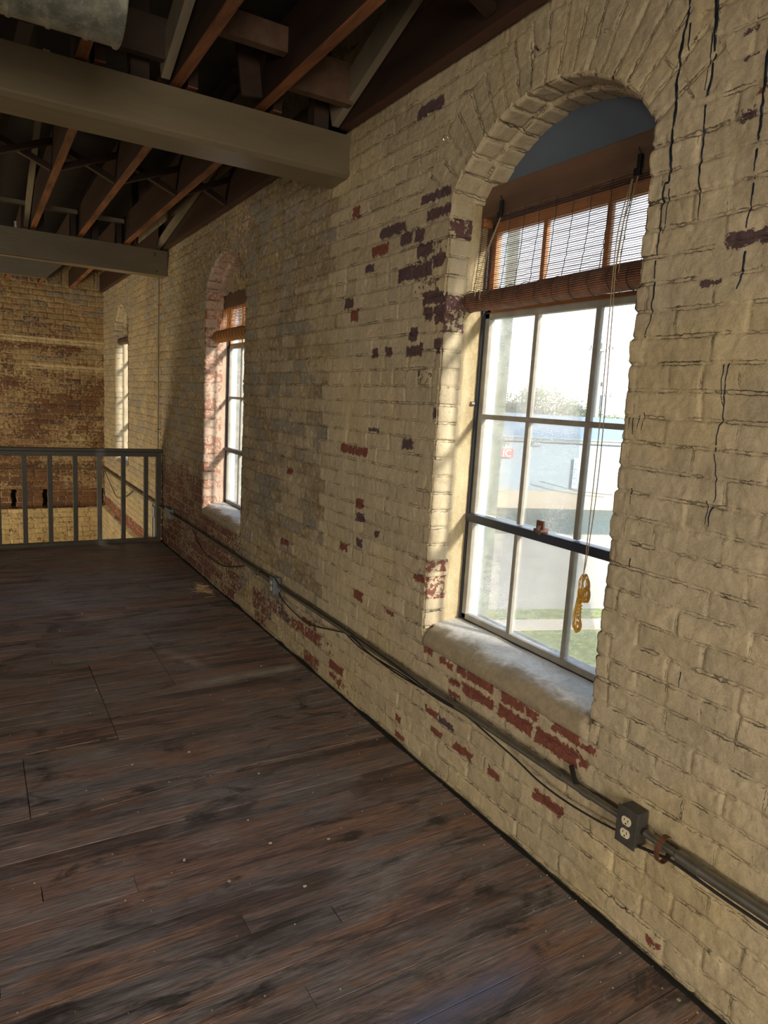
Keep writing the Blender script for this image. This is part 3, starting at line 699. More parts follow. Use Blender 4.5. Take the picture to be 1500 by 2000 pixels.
def sill(w, parent):
    prof = [(.235, .652), (.20, .650), (.14, .645), (.09, .638), (.05, .630), (.022, .620), (.004, .607), (-.008, .592), (-.014, .577), (-.013, .562), (-.006, .550), (.006, .544), (.03, .54)]
    prof = [tuple(p) for p in catmull([(a, 0, b) for a, b in prof], 4)]
    ys = np.arange(w['yc'] - w['a'] - .006, w['yc'] + w['a'] + .0061, .009); P = []
    for y in ys:
        for (px, _, pz) in prof:
            n = (fbm(np.array([y * 5.0]), np.array([px * 9.0 + pz * 9]), 33 + w['seed'], 4)[0] - .5)
            e = min(1, (w['a'] + .006 - abs(y - w['yc'])) / .03)
            f = 1 if px < .2 else .2
            P.append((px - .020 * n * f + .012 * (1 - e) * (px < .05), y, pz + .016 * n * f - .018 * (1 - e) * (px < .05) + .010 * (vn(np.array([y * 2.3]), np.array([0.]), 5)[0] - .5) * (pz < .56)))
    o = mesh_obj('window_sill', np.array(P), grid_faces(len(ys), len(prof)), M['sill'], parent, smooth=True)
    bm = bmesh.new(); bm.from_mesh(o.data); bmesh.ops.recalc_face_normals(bm, faces=bm.faces[:]); bm.to_mesh(o.data); bm.free()
    return o

def window(i, w, label):
    r = empty('window_%d' % (i + 1), (.2, w['yc'], .65)); tag(r, label, 'window', kind='structure')
    y0 = w['yc'] - w['a']; y1 = w['yc'] + w['a']
    sill(w, r)
    # box frame, dark paint
    f = MB(); f.box(.185, .265, y0 - .02, y0 + .014, .64, 2.40).box(.185, .265, y1 - .014, y1 + .02, .64, 2.40).box(.185, .265, y0, y1, 2.36, 2.43)
    f.box(.185, .30, y0 - .02, y1 + .02, .60, .652)
    f.build('window_frame', M['navy'], r)
    st = MB()
    for s, yy in ((1, y1), (-1, y0)):
        a, b = sorted((yy - s * .014, yy - s * .022)); st.box(.225, .262, a - .018 * (s > 0), b + .018 * (s < 0), .655, 2.36)
    st.build('parting_stop', M['sash_blue'], r)
    lo, hi = y0 + .014, y1 - .014; t = (hi - lo) / 3
    def sash(name, x0, x1, za, zb, rows, mat, top, bot, stile=.030):
        m = MB(); m.box(x0, x1, lo, lo + stile, za, zb, bev=.003); m.box(x0, x1, hi - stile, hi, za, zb, bev=.003)
        for k in (1, 2): m.box(x0 + .004, x1 - .006, lo + t * k - .011, lo + t * k + .011, za + .004, zb - .004, bev=.003)
        if top: m.box(x0, x1, lo, hi, zb - top, zb, bev=.003)
        if bot: m.box(x0, x1, lo, hi, za, za + bot, bev=.003)
        for zz in rows: m.box(x0 + .002, x1 - .004, lo, hi, zz - .0105, zz + .0105, bev=.003)
        o = m.build(name, mat, r)
        g = MB().box((x0 + x1) / 2, (x0 + x1) / 2 + .003, lo + .02, hi - .02, za + .01, zb - .01).build('window_pane', M['glass'], o)
        return o
    s1 = sash('lower_sash', .190, .222, .652, 1.125, (), M['sash_grey'], .0, .026)
    s2 = sash('upper_sash', .196, .226, 1.135, 1.998, (1.563,), M['sash_grey'], .026, .0)
    s3 = sash('transom_sash', .200, .228, 1.998, 2.36, (), M['orange_wood'], .04, .016)
    mr = MB().box(.176, .226, lo - .004, hi + .004, 1.100, 1.136, bev=.004).build('meeting_rail', M['navy'], r)
    if i == 0:
        l = MB().box(.168, .212, 1.925, 1.965, 1.136, 1.150, bev=.003).box(.178, .188, 1.922, 1.962, 1.148, 1.182, bev=.003)
        l.tube([(.172, 1.936, 1.160), (.150, 1.925, 1.148), (.148, 1.905, 1.140)], .007, 8)
        l.build('sash_lock', M['rust'], mr)
        k = MB().tube([(.176, y1 - .004, 1.615), (.160, y1 - .004, 1.615)], .010, 10); k.build('frame_bolt', M['steel'], r)
    # board closing the arch and the brown head board below it
    tp = MB().poly(arch_pts(w, .196, 2.38, -.022), (.03, 0, 0)); tp.build('arch_board', M['tymp'], r)
    hd = (2.372, 2.288, 2.372)[i]; hb = MB().box(.148, .196, y0 - .012, y1 + .012, hd, hd + .116, bev=.004).build('head_board', M['head'], r)
    fl_ = MB().box(.146, .150, y0 + .01, y0 + .03, 2.30, 2.372).box(.146, .19, y1 - .022, y1 - .004, 2.34, 2.372).build('head_cleat', M['orange_wood'], r)
    return r

LW = ['near arched sash window with slate board in its arch and bright street outside',
      'middle arched sash window with pinkish brick reveal and golden blind',
      'farthest narrow-looking arched window beyond the railing, close to the end wall']
WR = [window(i, w, LW[i]) for i, w in enumerate(WIN)]

# ------------------------------------------------------------------ bamboo roll-up blinds
rb = random.Random(9)
def blind(w, x, ztop, zroll, rr, mat, label, curl=0.0, cords=True, short=False):
    y0 = w['yc'] - w['a'] + .004; y1 = w['yc'] + w['a'] - .004
    r = empty('bamboo_blind', (x, w['yc'], ztop)); tag(r, label, 'blind', 'roll-up bamboo blinds in the windows')
    m = MB(); n = int((ztop - zroll) / .0076)
    def cx(y, z):
        c = (ztop - z) / (ztop - zroll)
        return x - .028 * c * c + curl * .03 * math.sin((y - y0) * 16) * c
    for i in range(n):
        z = ztop - i * .0076 - .003; ph = rb.uniform(-.0012, .0012); hgt = rb.uniform(.0016, .0030) if not curl else rb.uniform(.0040, .0062)
        k = 8 if curl else 3
        for j in range(k):
            ya = y0 + (y1 - y0) * j / k; yb = y0 + (y1 - y0) * (j + 1) / k
            m.bar((cx(ya, z), ya, z + ph), (cx(yb, z), yb, z - ph * .5), .0016, hgt)
    m.build('bamboo_slats', M['bamboo_slat'] if mat is M['bamboo'] else mat, r)
    # warp threads
    t = MB(); ny = 12 if not curl else 14
    for j in range(ny):
        yy = y0 + .012 + (y1 - y0 - .024) * j / (ny - 1); pts = []
        for i in range(22):
            z = ztop - (ztop - zroll) * i / 21; pts.append((cx(yy, z) - .002, yy + rb.uniform(-.0035, .0035), z))
        MB().tube(pts, .0013, 5).build('warp_thread', M['thread'], r)
    # the rolled-up lower part: ridged bundle of slats
    ym = np.arange(y0 - .012, y1 + .004, .02); seg = 132; P = []; cxr = x - .034; 
    for iy, yy in enumerate(ym):
        for j in range(seg):
            a = 2 * math.pi * j / seg; ridge = .0016 * (-.9, .5, .8, .5)[j % 4]
            q = rr * (1 + .05 * math.sin(2 * a + yy * 3) + .03 * math.sin(5 * a + 1)) + ridge
            P.append((cxr + q * math.cos(a) * .95, yy, zroll - .01 + q * math.sin(a) + .004 * math.sin(yy * 5)))
    F = []
    for iy in range(len(ym) - 1):
        for j in range(seg):
            a = iy * seg + j; b = iy * seg + (j + 1) % seg; F.append((a, b, b + seg, a + seg))
    F.append(tuple(range(seg))[::-1]); F.append(tuple((len(ym) - 1) * seg + j for j in range(seg)))
    ro = mesh_obj('bamboo_roll', P, F, mat, r); ro.data.materials.append(M['groove'])
    for iy in range(len(ym) - 1):
        for j in range(seg):
            if j % 4 == 3: ro.data.polygons[iy * seg + j].material_index = 1
    b = MB()
    for j in range(ny):
        yy = y0 + .012 + (y1 - y0 - .024) * j / (ny - 1) + rb.uniform(-.004, .004)
        MB().tube([(cxr + (rr * 1.03 + .001) * math.cos(a) * .97, yy + .004 * math.sin(a * 2 + j), zroll - .01 + (rr * 1.05 + .001) * math.sin(a)) for a in [k * math.pi / 12 for k in range(25)]], .0013, 4, cap=False).build('roll_thread', M['thread'], r)
    if not cords: return r
    for yy in ((w['yc'] + w['a'] - .14), (w['yc'] - w['a'] + .157)):
        c = MB().box(x - .018, x - .004, yy - .007, yy + .007, ztop - .012, ztop + .045, bev=.002).box(x - .024, x - .010, yy - .013, yy + .013, ztop - .022, ztop + .002, bev=.004)
        c.tube([(x - .006, yy, ztop + .045), (x - .016, yy + .004, ztop + .058), (x - .010, yy + .010, ztop + .066)], .0022, 6)
        c.build('pulley_clip', M['iron'], r)
    ya = w['yc'] + w['a'] - .14; yb = w['yc'] - w['a'] + .157
    s = MB()
    for (yy, d) in ((ya, .045), (yb, -.02)):
        MB().tube([(x - .014, yy, ztop - .02), (x - .055, yy + d * .6, (ztop + zroll) / 2), (cxr - rr - .004, yy + d, zroll)], .0016, 5).build('lift_string', M['string'], r)
        MB().tube([(x - .014, yy - .004, ztop - .02), (x - .060, yy + d * .2, (ztop + zroll) / 2), (cxr - rr - .004, yy + d * .3, zroll - .01), (cxr, yy + d * .3, zroll - rr - .016)], .0016, 5).build('lift_string', M['string'], r)
    return r
b1 = blind(WIN[0], .146, 2.372, 2.045, .040, M['bamboo'], 'dark brown matchstick blind half rolled up in the near window')
b2 = blind(WIN[1], .135, 2.292, 2.075, .046, M['bamboo_straw'], 'golden wavy frayed matchstick blind half rolled up in the middle window', curl=1.0, cords=False)
b3 = blind(WIN[2], .100, 2.30, 2.22, .042, M['head'], 'small reddish brown rolled blind at the top of the farthest window', cords=False)

# pull cord of the near blind, falling from the right clip to a hanging hank
pc = empty('blind_pull_cord', (.10, 1.61, 2.3)); tag(pc, 'golden yellow pull cord with a knotted hank hanging before the near window', 'cord')
m = MB(); m.tube(catmull([(.108, 1.606, 2.336), (.066, 1.602, 2.18), (.062, 1.600, 1.98), (.085, 1.612, 1.6), (.095, 1.620, 1.3), (.10, 1.626, 1.055)], 6), .0017, 6)
m.tube(catmull([(.108, 1.603, 2.336), (.062, 1.592, 2.10), (.064, 1.588, 1.9), (.085, 1.596, 1.6), (.094, 1.602, 1.35), (.10, 1.618, 1.13), (.10, 1.626, 1.055)], 6), .0017, 6)
m.build('hanging_string', M['string'], pc)
m = MB()
for i in range(9):                                              # upper folded coil
    a = .012 + .004 * rb.random(); hh = .040 + .012 * rb.random(); oy = rb.uniform(-.006, .006) - .004; ox = rb.uniform(-.008, .008)
    tl = rb.uniform(-.3, .3)
    m.tube([(.10 + ox + .003 * math.sin(3 * t + i), 1.622 + oy + a * math.cos(t) + tl * hh * .3 * math.sin(t), 1.005 + hh * math.sin(t)) for t in [k * math.pi / 10 for k in range(21)]], .0015, 5, cap=False)
for i in range(4):
    m.tube([(.094 + .002 * i, 1.606 + .013 * math.cos(t) - i * .002, .985 + .026 * math.sin(t)) for t in [k * math.pi / 10 for k in range(21)]], .0015, 5, cap=False)
m.build('folded_hank', M['cord_yellow'], pc)
m = MB()
for i in range(6):                                              # loose loops below
    y = 1.630 + rb.uniform(-.008, .010); b = rb.uniform(.10, .16); wd = rb.uniform(.008, .020)
    m.tube(catmull([(.10, y, 1.0), (.098, y + wd * .4, .95), (.10, y + wd, .96 - b * .7), (.10, y, .975 - b), (.10, y - wd, .96 - b * .7), (.102, y - wd * .4, .94), (.10, y - .002, 1.0)], 5), .0016, 5)
for k_ in range(6):
    t = k_ * .5; m.tube([(.10 + .006 * math.cos(a + t), 1.628 + .006 * math.sin(a), .955 - k_ * .012 + .002 * a) for a in [q * math.pi / 5 for q in range(10)]], .0019, 5)
m.tube(catmull([(.10, 1.626, .90), (.102, 1.616, .872), (.10, 1.622, .850), (.098, 1.634, .858), (.10, 1.630, .880), (.10, 1.618, .865)], 5), .0042, 6)
m.build('loose_loops', M['cord_yellow'], pc)

# straw stuffed into the arch of the middle window
m = MB(); w = WIN[1]
for i in range(420):
    y = w['yc'] + rb.uniform(-.34, .40); z = 2.405 + abs(rb.gauss(0, .10)); 
    if math.hypot(y - w['yc'], z - w['zc']) > w['R'] - .05: continue
    a = rb.uniform(0, 6.28); l = rb.uniform(.04, .13); x = rb.uniform(.14, .188)
    p = Vector((x, y, z)); q = p + Vector((rb.uniform(-.02, .004), math.cos(a) * l * .6, abs(math.sin(a)) * l * .7))
    if math.hypot(q.y - w['yc'], q.z - w['zc']) > w['R'] - .03: continue
    m.tube([p, (p + q) / 2 + Vector((rb.uniform(-.01, .01), 0, .01)), q], .0018, 4)
o = m.build('straw_nest', M['straw']); tag(o, 'dry straw nest stuffed into the arch of the middle window above its head board', 'straw', kind='stuff')

# ================================================================== big beams
def beam1():
    # lower front edge carries fine mouldings, the section is extruded along X
    prof = [(3.362, 2.926), (3.362, 2.748), (3.365, 2.743), (3.365, 2.739), (3.371, 2.734), (3.384, 2.724), (3.55, 2.712), (3.556, 2.716), (3.556, 2.926)]
    m = MB().poly([(-6.45, a, b) for a, b in prof], (6.45, 0, 0))
    o = m.build('ceiling_beam', M['beam']); return o
o = beam1(); tag(o, 'large olive grey painted boxed beam crossing the room above the near bay', 'beam', None)
r = empty('ceiling_beam', (0, 7.236, 2.70)); tag(r, 'second grey beam farther away above the railing, with a lower board on its left', 'beam')
MB().box(-6.45, .0, 7.236, 7.40, 2.703, 2.944, bev=.003).build('beam_body', M['beam'], r)
MB().poly([(-6.45, 7.228, 2.538), (-1.095, 7.228, 2.538), (-.945, 7.228, 2.682), (-6.45, 7.228, 2.690)], (0, .05, 0)).build('mitred_board', M['beam'], r)
for (yy, zz) in ((-.125, 2.905), (-.125, 2.885), (-.105, 2.74)): MB().tube([(yy, 7.240, zz), (yy, 7.229, zz)], .006, 8).build('bolt_hole', M['black'], r)

# ================================================================== joists, struts, bridging
ORD = ['wall-hugging', 'second', 'third', 'fourth', 'fifth', 'sixth']
BAY = ['in front of the big near beam', 'between the two beams', 'behind the far beam']
jx = [[-.036, -.470, -.868, -1.262, -1.66, -2.06], [-.036, -.395, -.800, -1.190, -1.60, -2.0], [-.036, -.450, -.850, -1.25, -1.65, -2.05]]
jy = [(-3.4, 3.55), (3.37, 7.38), (7.25, 11.12)]
for b in range(3):
    for i, x in enumerate(jx[b]):
        j = empty('ceiling_joist', (x, jy[b][0], 2.945))
        tag(j, '%s reddish brown joist from the windows, %s' % (ORD[i], BAY[b]), 'joist', 'joists %s' % BAY[b])
        off = 0 if b != 1 else -.0
        hb_ = .26 if b == 0 else .24
        MB().box(x - .022, x + .022, jy[b][0], jy[b][1], 2.952, 2.945 + hb_).build('joist_body', M['joist'], j)
        MB().box(x - .0225, x + .0225, jy[b][0], jy[b][1], 2.945, 2.953).build('joist_underside', M['joist_red'] if i == 0 else M['joist_lit'], j)  # light from below put into the underside colour; sides kept darker
def strut(x, y, z, l, slope, lab, mat='strut', w=.038, h=.135):
    m = MB().bar((x, y, z + h / 2), (x, y - l, z + h / 2 + slope * l), w, h, (0, 0, 1)); o = m.build('roof_strut', M[mat]); tag(o, lab, 'strut', 'slanting roof struts'); return o
strut(-.083, 3.40, 2.95, 1.75, .37, 'broad pale painted strut rising toward the viewer beside the near wall joist')
strut(-.920, 3.40, 2.95, 1.75, .37, 'pale painted strut rising toward the viewer above the middle of the near beam')
strut(-.085, 7.30, 2.95, 2.2, .16, 'thin pale strut rising beside the wall joist, above the far beam', h=.06)
strut(-1.24, 7.30, 2.95, 2.2, .30, 'thin pale strut above the far beam at the left, next to a joist', h=.06)
def brid(x0, x1, y, up, z0, z1, lab, grp):
    a = (x0, y, z1 if up else z0); b_ = (x1, y, z0 if up else z1)
    y += .0; m = MB().bar((a[0], y + (.03 if up else -.03), a[2]), (b_[0], y + (.03 if up else -.03), b_[2]), .045, .036)
    o = m.build('bridging_strut', M['joist']); tag(o, lab, 'strut', grp)
for b, y, zz in ((1, 5.2, (2.97, 3.12)), (0, 2.15, (3.0, 3.17))):
    for i in range(4):
        xa, xb = jx[b][i + 1] + .022, jx[b][i] - .022
        for up in (0, 1):
            brid(xa, xb, y, up, zz[0], zz[1], 'crossed bridging stick %s from %s to %s joist, %s' % ('falling' if up else 'rising', ORD[i + 1], ORD[i], BAY[b]), 'bridging %s' % BAY[b])
def plank_x(x0, x1, y, z0, z1, th, mat, lab):
    o = MB().box(x0, x1, y, y + th, z0, z1).build('cross_board', M[mat]); tag(o, lab, 'board', 'cross boards between the joists'); return o
plank_x(-2.1, -.90, 3.30, 3.0, 3.16, .04, 'darkwood', 'dark cross board above the left of the near beam')
plank_x(-.84, -.49, 3.02, 3.05, 3.15, .05, 'head', 'brown block between second and third joist in the near bay')
plank_x(-.44, -.08, 3.20, 3.00, 3.18, .05, 'head', 'brown block between wall joist and second joist in the near bay')
o = MB().bar((-.55, 3.30, 2.95), (-.60, 3.30, 3.30), .10, .02, (0, 1, 0)).build('cross_board', M['joist']); tag(o, 'upright reddish board standing behind the second joist on the near beam', 'board')
plank_x(-2.0, -1.215, 7.16, 3.13, 3.165, .05, 'strut', 'pale batten above the far beam, leftmost length')
plank_x(-1.165, -.825, 7.16, 3.13, 3.165, .05, 'strut', 'pale batten above the far beam between fourth and third joist')
plank_x(-.775, -.42, 7.16, 3.12, 3.155, .05, 'strut', 'pale batten above the far beam between third and second joist')
rr_ = random.Random(3)
for i, (x, y) in enumerate(((-1.05, .9), (-.25, 1.6), (-.65, 2.6), (-1.35, 5.0), (-.62, 6.2), (-.2, 5.6))):
    o = MB().bar((x, y - 1.0, 3.58), (x - .15, y + 1.1, 3.26), .05, .10).build('roof_rafter', M['darkwood']); tag(o, 'dark slanting rafter high above the joists, %s of six' % ['nearest, left', 'near the wall in front', 'just before the near beam', 'leftmost between the beams', 'middle between the beams', 'near the wall between the beams'][i], 'rafter', 'dark rafters above the joists')
for i, x in enumerate((-1.12, -.66, -.30)):
    o = MB().box(x - .03, x + .03, 7.28, 7.34, 2.944, 3.60).build('roof_post', M['darkwood']); tag(o, 'short dark upright post on the far beam, %s' % ['left', 'middle', 'right'][i], 'post', 'posts on the far beam')
for i, x in enumerate((-1.02, -.14)):
    o = MB().box(x - .04, x + .04, 3.42, 3.50, 2.926, 3.60).build('roof_post', M['darkwood']); tag(o, 'short dark upright post on the near beam, %s' % ['toward the left', 'close to the wall'][i], 'post', 'posts on the near beam')

# small things on the far beam
m = MB().tube(catmull([(-.30, 7.20, 3.03), (-.285, 7.20, 3.06), (-.315, 7.19, 3.00), (-.31, 7.20, 2.955), (-.285, 7.21, 2.947)], 6), .0035, 6)
tag(m.build('red_wire', M['redwire']), 'short curl of red wire hanging above the far beam', 'wire')
ins = empty('porcelain_insulator', (-1.322, 7.29, 2.944)); tag(ins, 'small white porcelain knob standing on the far beam', 'insulator')
MB().tube([(-1.322, 7.27, 2.944), (-1.322, 7.27, 2.965), (-1.322, 7.27, 2.966), (-1.322, 7.27, 2.988)], [.013, .013, .009, .009], 12).build('knob_base', M['porcelain'], ins)
MB().tube([(-1.322, 7.27, 2.988), (-1.322, 7.27, 3.0)], .014, 12).build('knob_cap', M['porcelain'], ins)

# ================================================================== duct
dr = empty('air_duct', (-1.28, 2.43, 2.78)); tag(dr, 'galvanised round duct hanging in the top left corner, in front of the big beam', 'duct')
def duct_mat():
    mt, nt, bs = new_mat('spangled_galvanised_sheet'); k = NT(nt); v = k.obj()
    vo = k.n('TexVoronoi'); k.L(v, vo.inputs['Vector']); vo.inputs['Scale'].default_value = 70
    n = k.noise(v, 18, 4, .7); c = k.mix(k.ramp(n, [(.40, 0.0), (.7, 1.0)]), (.17, .18, .16), (.36, .36, .32))
    c = k.mix(k.ramp(vo.outputs['Distance'], [(.1, .25), (.35, 0.0)]), c, (.6, .6, .55))
    k.L(c, bs.inputs['Base Color']); bs.inputs['Metallic'].default_value = .55; bs.inputs['Roughness'].default_value = .45; k.bump(n, bs, .2, .004); return mt
M['duct'] = duct_mat()
xs = []; rs = []
x = -3.2
stations = [(-1.272, .152), (-1.276, .156), (-1.284, .156), (-1.288, .150)]
for xr in (-1.365, -1.47, -1.575, -1.68, -1.79, -1.90, -2.1, -2.3, -2.5, -2.7, -2.9, -3.1): stations += [(xr + .008, .150), (xr + .004, .154), (xr - .004, .154), (xr - .008, .150)]
stations.append((-3.2, .150)); P = []; seg = 64
for (x, r0) in stations:
    for j in range(seg):
        a = 2 * math.pi * j / seg; P.append((x, 2.43 + r0 * math.cos(a), 2.785 + r0 * math.sin(a)))
for j in range(seg):
    a = 2 * math.pi * j / seg; P.append((-3.2, 2.43 + .145 * math.cos(a), 2.785 + .145 * math.sin(a)))
for j in range(seg):
    a = 2 * math.pi * j / seg; P.append((-1.272, 2.43 + .147 * math.cos(a), 2.785 + .147 * math.sin(a)))
F = []; ns = len(stations)
def ringf(a, b):
    for j in range(seg): F.append((a * seg + j, a * seg + (j + 1) % seg, b * seg + (j + 1) % seg, b * seg + j))
for i in range(ns - 1): ringf(i, i + 1)
ringf(ns - 1, ns); ringf(ns, ns + 1); ringf(ns + 1, 0)
mesh_obj('duct_pipe', P, F, M['duct'], dr, smooth=True)
for yy in (-1.72, -2.6): MB().tube([(yy, 2.43 + .156 * math.cos(a), 2.785 + .156 * math.sin(a)) for a in [k * math.pi / 16 for k in range(33)]], .004, 5, cap=False).box(yy - .008, yy + .008, 2.428, 2.432, 2.93, 3.62).build('hanger_strap', M['steel'], dr)

# ================================================================== railing
rl = empty('loft_railing', (-1.5, 7.42, 0)); tag(rl, 'dark grey wooden railing with square balusters at the loft edge', 'railing')
yr = 7.37
MB().box(-4.2, -.012, yr + .005, yr + .095, .948, .978, bev=.004).build('cap_rail', M['rail'], rl)
MB().box(-4.2, -.06, yr + .022, yr + .072, .900, .946, bev=.003).build('top_rail', M['rail'], rl)
MB().box(-4.2, -.06, yr + .012, yr + .078, .0, .036, bev=.003).build('bottom_rail', M['rail'], rl)
MB().box(-.062, -.014, yr + .010, yr + .080, -.02, .946, bev=.003).build('wall_post', M['rail'], rl)
x = -.165; k = 0
for x in [-.165, -.39, -.62, -.845, -1.072, -1.295, -1.520, -1.745, -1.97, -2.195, -2.42, -2.645, -2.87, -3.1, -3.32, -3.55, -3.78, -4.0]:
    MB().box(x - .021, x + .021, yr + .026, yr + .068, .034, .902, bev=.002).build('baluster', M['rail'], rl)
fa = MB().box(-6.5, -.012, YE - .01, YE + .012, -.24, -.005).build('trim_2', M['rail']); tag(fa, 'dark fascia board of the loft edge under the railing', 'trim', kind='structure')

# ================================================================== conduit, boxes, cables
def P3(l, x): return [(x, a, b) for a, b in l]
cd = empty('wall_conduit', (-.035, 4.0, .39)); tag(cd, 'grey metal conduit running low along the brick wall from the near outlet to the railing', 'conduit')
MB().tube(catmull(P3([(1.262, .396), (1.5, .392), (2.076, .390), (2.951, .390), (4.03, .388)], -.034), 6), .0115, 12).build('near_pipe', M['steel'], cd, smooth=True)
MB().tube(catmull(P3([(4.16, .386), (5.2, .392), (6.2, .392), (6.86, .378)], -.034), 6), .0115, 12).build('far_pipe', M['steel'], cd, smooth=True)
for yy in (1.40, 1.52, 2.30): MB().tube([(-.034, yy - .02, .3925), (-.034, yy + .02, .3925)], .0135, 12).build('coupling', M['steel'], cd)
m = MB().box(-.050, -.008, 4.385, 4.415, .372, .378).box(-.050, -.046, 4.385, 4.415, .372, .412).box(-.05, -.008, 4.385, 4.415, .404, .410)
m.build('pipe_strap', M['steel'], cd)
cr = empty('wall_conduit', (-.035, 1.0, .39)); tag(cr, 'thicker glossy conduit leaving the near outlet toward the right edge', 'conduit')
MB().tube(P3([(1.168, .393), (1.03, .392)], -.034), .0115, 14).build('thin_pipe', M['steel'], cr, smooth=True)
MB().tube(P3([(1.035, .392), (.9, .3925), (.55, .396), (-.6, .40)], -.034), .0165, 16).build('thick_pipe', M['steel'], cr, smooth=True)
MB().tube(P3([(1.055, .392), (.985, .392)], -.034), .0195, 16).build('coupling', M['steel'], cr, smooth=True)
# open bronze clip hanging round the pipe
m = MB(); arc_ = []
for k_ in range(0, 15):
    a = math.radians(60 + k_ * 19.5); arc_.append((-.036 + .033 * math.cos(a), 1.10, .385 + .040 * math.sin(a)))
for a, b in zip(arc_[:-1], arc_[1:]): m.bar(a, b, .016, .0025, (0, 0, 1) if abs(b[2] - a[2]) < abs(b[0] - a[0]) else (1, 0, 0))
tag(m.build('pipe_clip', M['rust']), 'open rusty brown strap looped round the conduit right of the near outlet', 'clip')
cf = MB().tube(catmull(P3([(7.10, .372), (7.6, .375), (9.0, .372), (10.9, .370), (11.13, .370)], -.03), 4), .015, 10).build('wall_conduit', M['steel'], smooth=True)
tag(cf, 'conduit continuing low on the window wall beyond the railing', 'conduit')
cf = MB().tube([(-.05, 11.12, .360), (-1.0, 11.12, .358), (-2.6, 11.12, .356)], .010, 8).build('wall_conduit', M['steel'], smooth=True)
tag(cf, 'thin pale horizontal pipe on the end wall seen through the railing', 'conduit')
vp = empty('vertical_conduit', (-.02, 7.515, 1.7)); tag(vp, 'thin pale vertical conduit rising from the railing to the far beam', 'conduit')
MB().tube([(-.022, 7.515, .36), (-.022, 7.515, .9), (-.022, 7.515, 2.72)], .0085, 10).build('pipe', M['strut'], vp, smooth=True)
for z in (1.18, 2.45): MB().box(-.034, -.008, 7.495, 7.535, z - .006, z + .006).build('pipe_strap', M['steel'], vp)
for k_, yy in enumerate((7.72, 7.60)):
    o = MB().tube([(-.03, yy, .36), (-.03, yy, -1.2)], .010, 8).build('drop_conduit', M['boxgrey'], smooth=True); tag(o, 'blue grey pipe dropping below the conduit behind the last baluster, %s' % ['farther', 'nearer'][k_], 'conduit', 'pipes dropping behind the railing')
o = MB().box(-.05, -.006, 7.56, 7.68, .22, .34, bev=.004).build('junction_box', M['boxgrey']); tag(o, 'small grey junction box behind the railing by the wall post', 'box')

def outlet(y, z, wy, wz, dx, mat, label, face='y'):
    """box on the wall whose cover plate and two receptacles look into the room"""
    r = empty('outlet_box', (-.01, y, z)); tag(r, label, 'outlet', 'outlet boxes on the conduit')
    MB().box(-dx, -.004, y - wy / 2, y + wy / 2, z - wz / 2, z + wz / 2, bev=.006).build('box_body', mat, r)
    MB().box(-dx - .004, -dx + .001, y - wy / 2 - .003, y + wy / 2 + .003, z - wz / 2 - .003, z + wz / 2 + .003, bev=.0015).build('cover_plate', mat, r)
    for s in (-1, 1):
        zc = z + s * .0195; m = MB(); pts = []
        for k_ in range(24):
            a = 2 * math.pi * k_ / 24; yy = .0168 * math.cos(a); zz = .0168 * math.sin(a); zz = max(-.0135, min(.0135, zz)); pts.append((-dx - .0035, y + yy, zc + zz))
        m.poly(pts, (-.003, 0, 0)); rc = m.build('receptacle', M['ivory'], r)
        sl = MB().box(-dx - .0072, -dx - .006, y - .0075, y - .0055, zc - .001, zc + .007).box(-dx - .0072, -dx - .006, y + .0055, y + .0075, zc + .0005, zc + .007)
        sl.tube([(-dx - .006, y, zc - .0075), (-dx - .0072, y, zc - .0075)], .0026, 8)
        sl.build('socket_slot', M['slot'], rc)
    m = MB().tube([(-dx - .003, y, z), (-dx - .006, y, z)], .003, 8); m.build('cover_screw', M['steel'], r)
    return r
outlet(1.215, .392, .066, .112, .058, M['boxmetal'], 'dark metal outlet box with two ivory receptacles near the lower right corner')
outlet(4.095, .378, .066, .108, .055, M['boxgrey'], 'grey metal outlet box between the near and middle windows')
o = MB().box(-.052, -.006, 6.88, 7.08, .325, .425, bev=.005).build('junction_box', M['boxgrey']); tag(o, 'blank grey junction box on the wall right beside the railing post', 'box')

def cable(pts, r, lab, n=6, name='black_cable'):
    o = MB().tube(catmull(pts, n), r, 7).build(name, M['cable'], smooth=True); tag(o, lab, 'cable', 'black cables along the conduit'); return o
cable(P3([(6.86, .398), (5.642, .408), (4.671, .410), (4.407, .418), (4.15, .432), (4.05, .424), (3.98, .405), (3.856, .400), (3.406, .406), (3.029, .407), (2.707, .400), (2.45, .392), (2.3, .384)], -.046), .0045, 'black cable lying on top of the conduit between the near window and the railing')
cable(P3([(6.12, .380), (5.944, .302), (5.703, .239), (5.272, .237), (4.956, .296), (4.715, .361)], -.028), .0045, 'black cable loop sagging below the conduit under the middle window')
cable(P3([(4.031, .345), (3.983, .315), (3.773, .285), (3.544, .282), (3.244, .345), (3.094, .378)], -.028), .004, 'black cable loop drooping just right of the grey outlet box')
cable(P3([(3.09, .384), (2.928, .360), (2.72, .362), (2.488, .371), (2.242, .369), (2.079, .380), (2.011, .381), (1.865, .364), (1.717, .345), (1.608, .326), (1.484, .322), (1.352, .332), (1.262, .345)], -.038), .0035, 'black cable hanging under the conduit below the near window to the dark outlet')
cable(P3([(3.0, .396), (2.8, .372), (2.55, .366), (2.3, .380), (2.1, .392)], -.050), .004, 'second black cable twined with the conduit left of the near window')
cable(P3([(1.18, .346), (1.124, .360), (1.074, .371), (1.009, .371), (.902, .369), (.793, .370), (.4, .37), (-.4, .37)], -.044), .0045, 'black cable under the thick conduit from the dark outlet to the right edge')
cable([(-.012, 1.49, .435), (-.022, 1.472, .424), (-.03, 1.455, .412), (-.034, 1.44, .402)], .009, 'black taped stub on top of the conduit left of the dark outlet', name='taped_cable_stub')
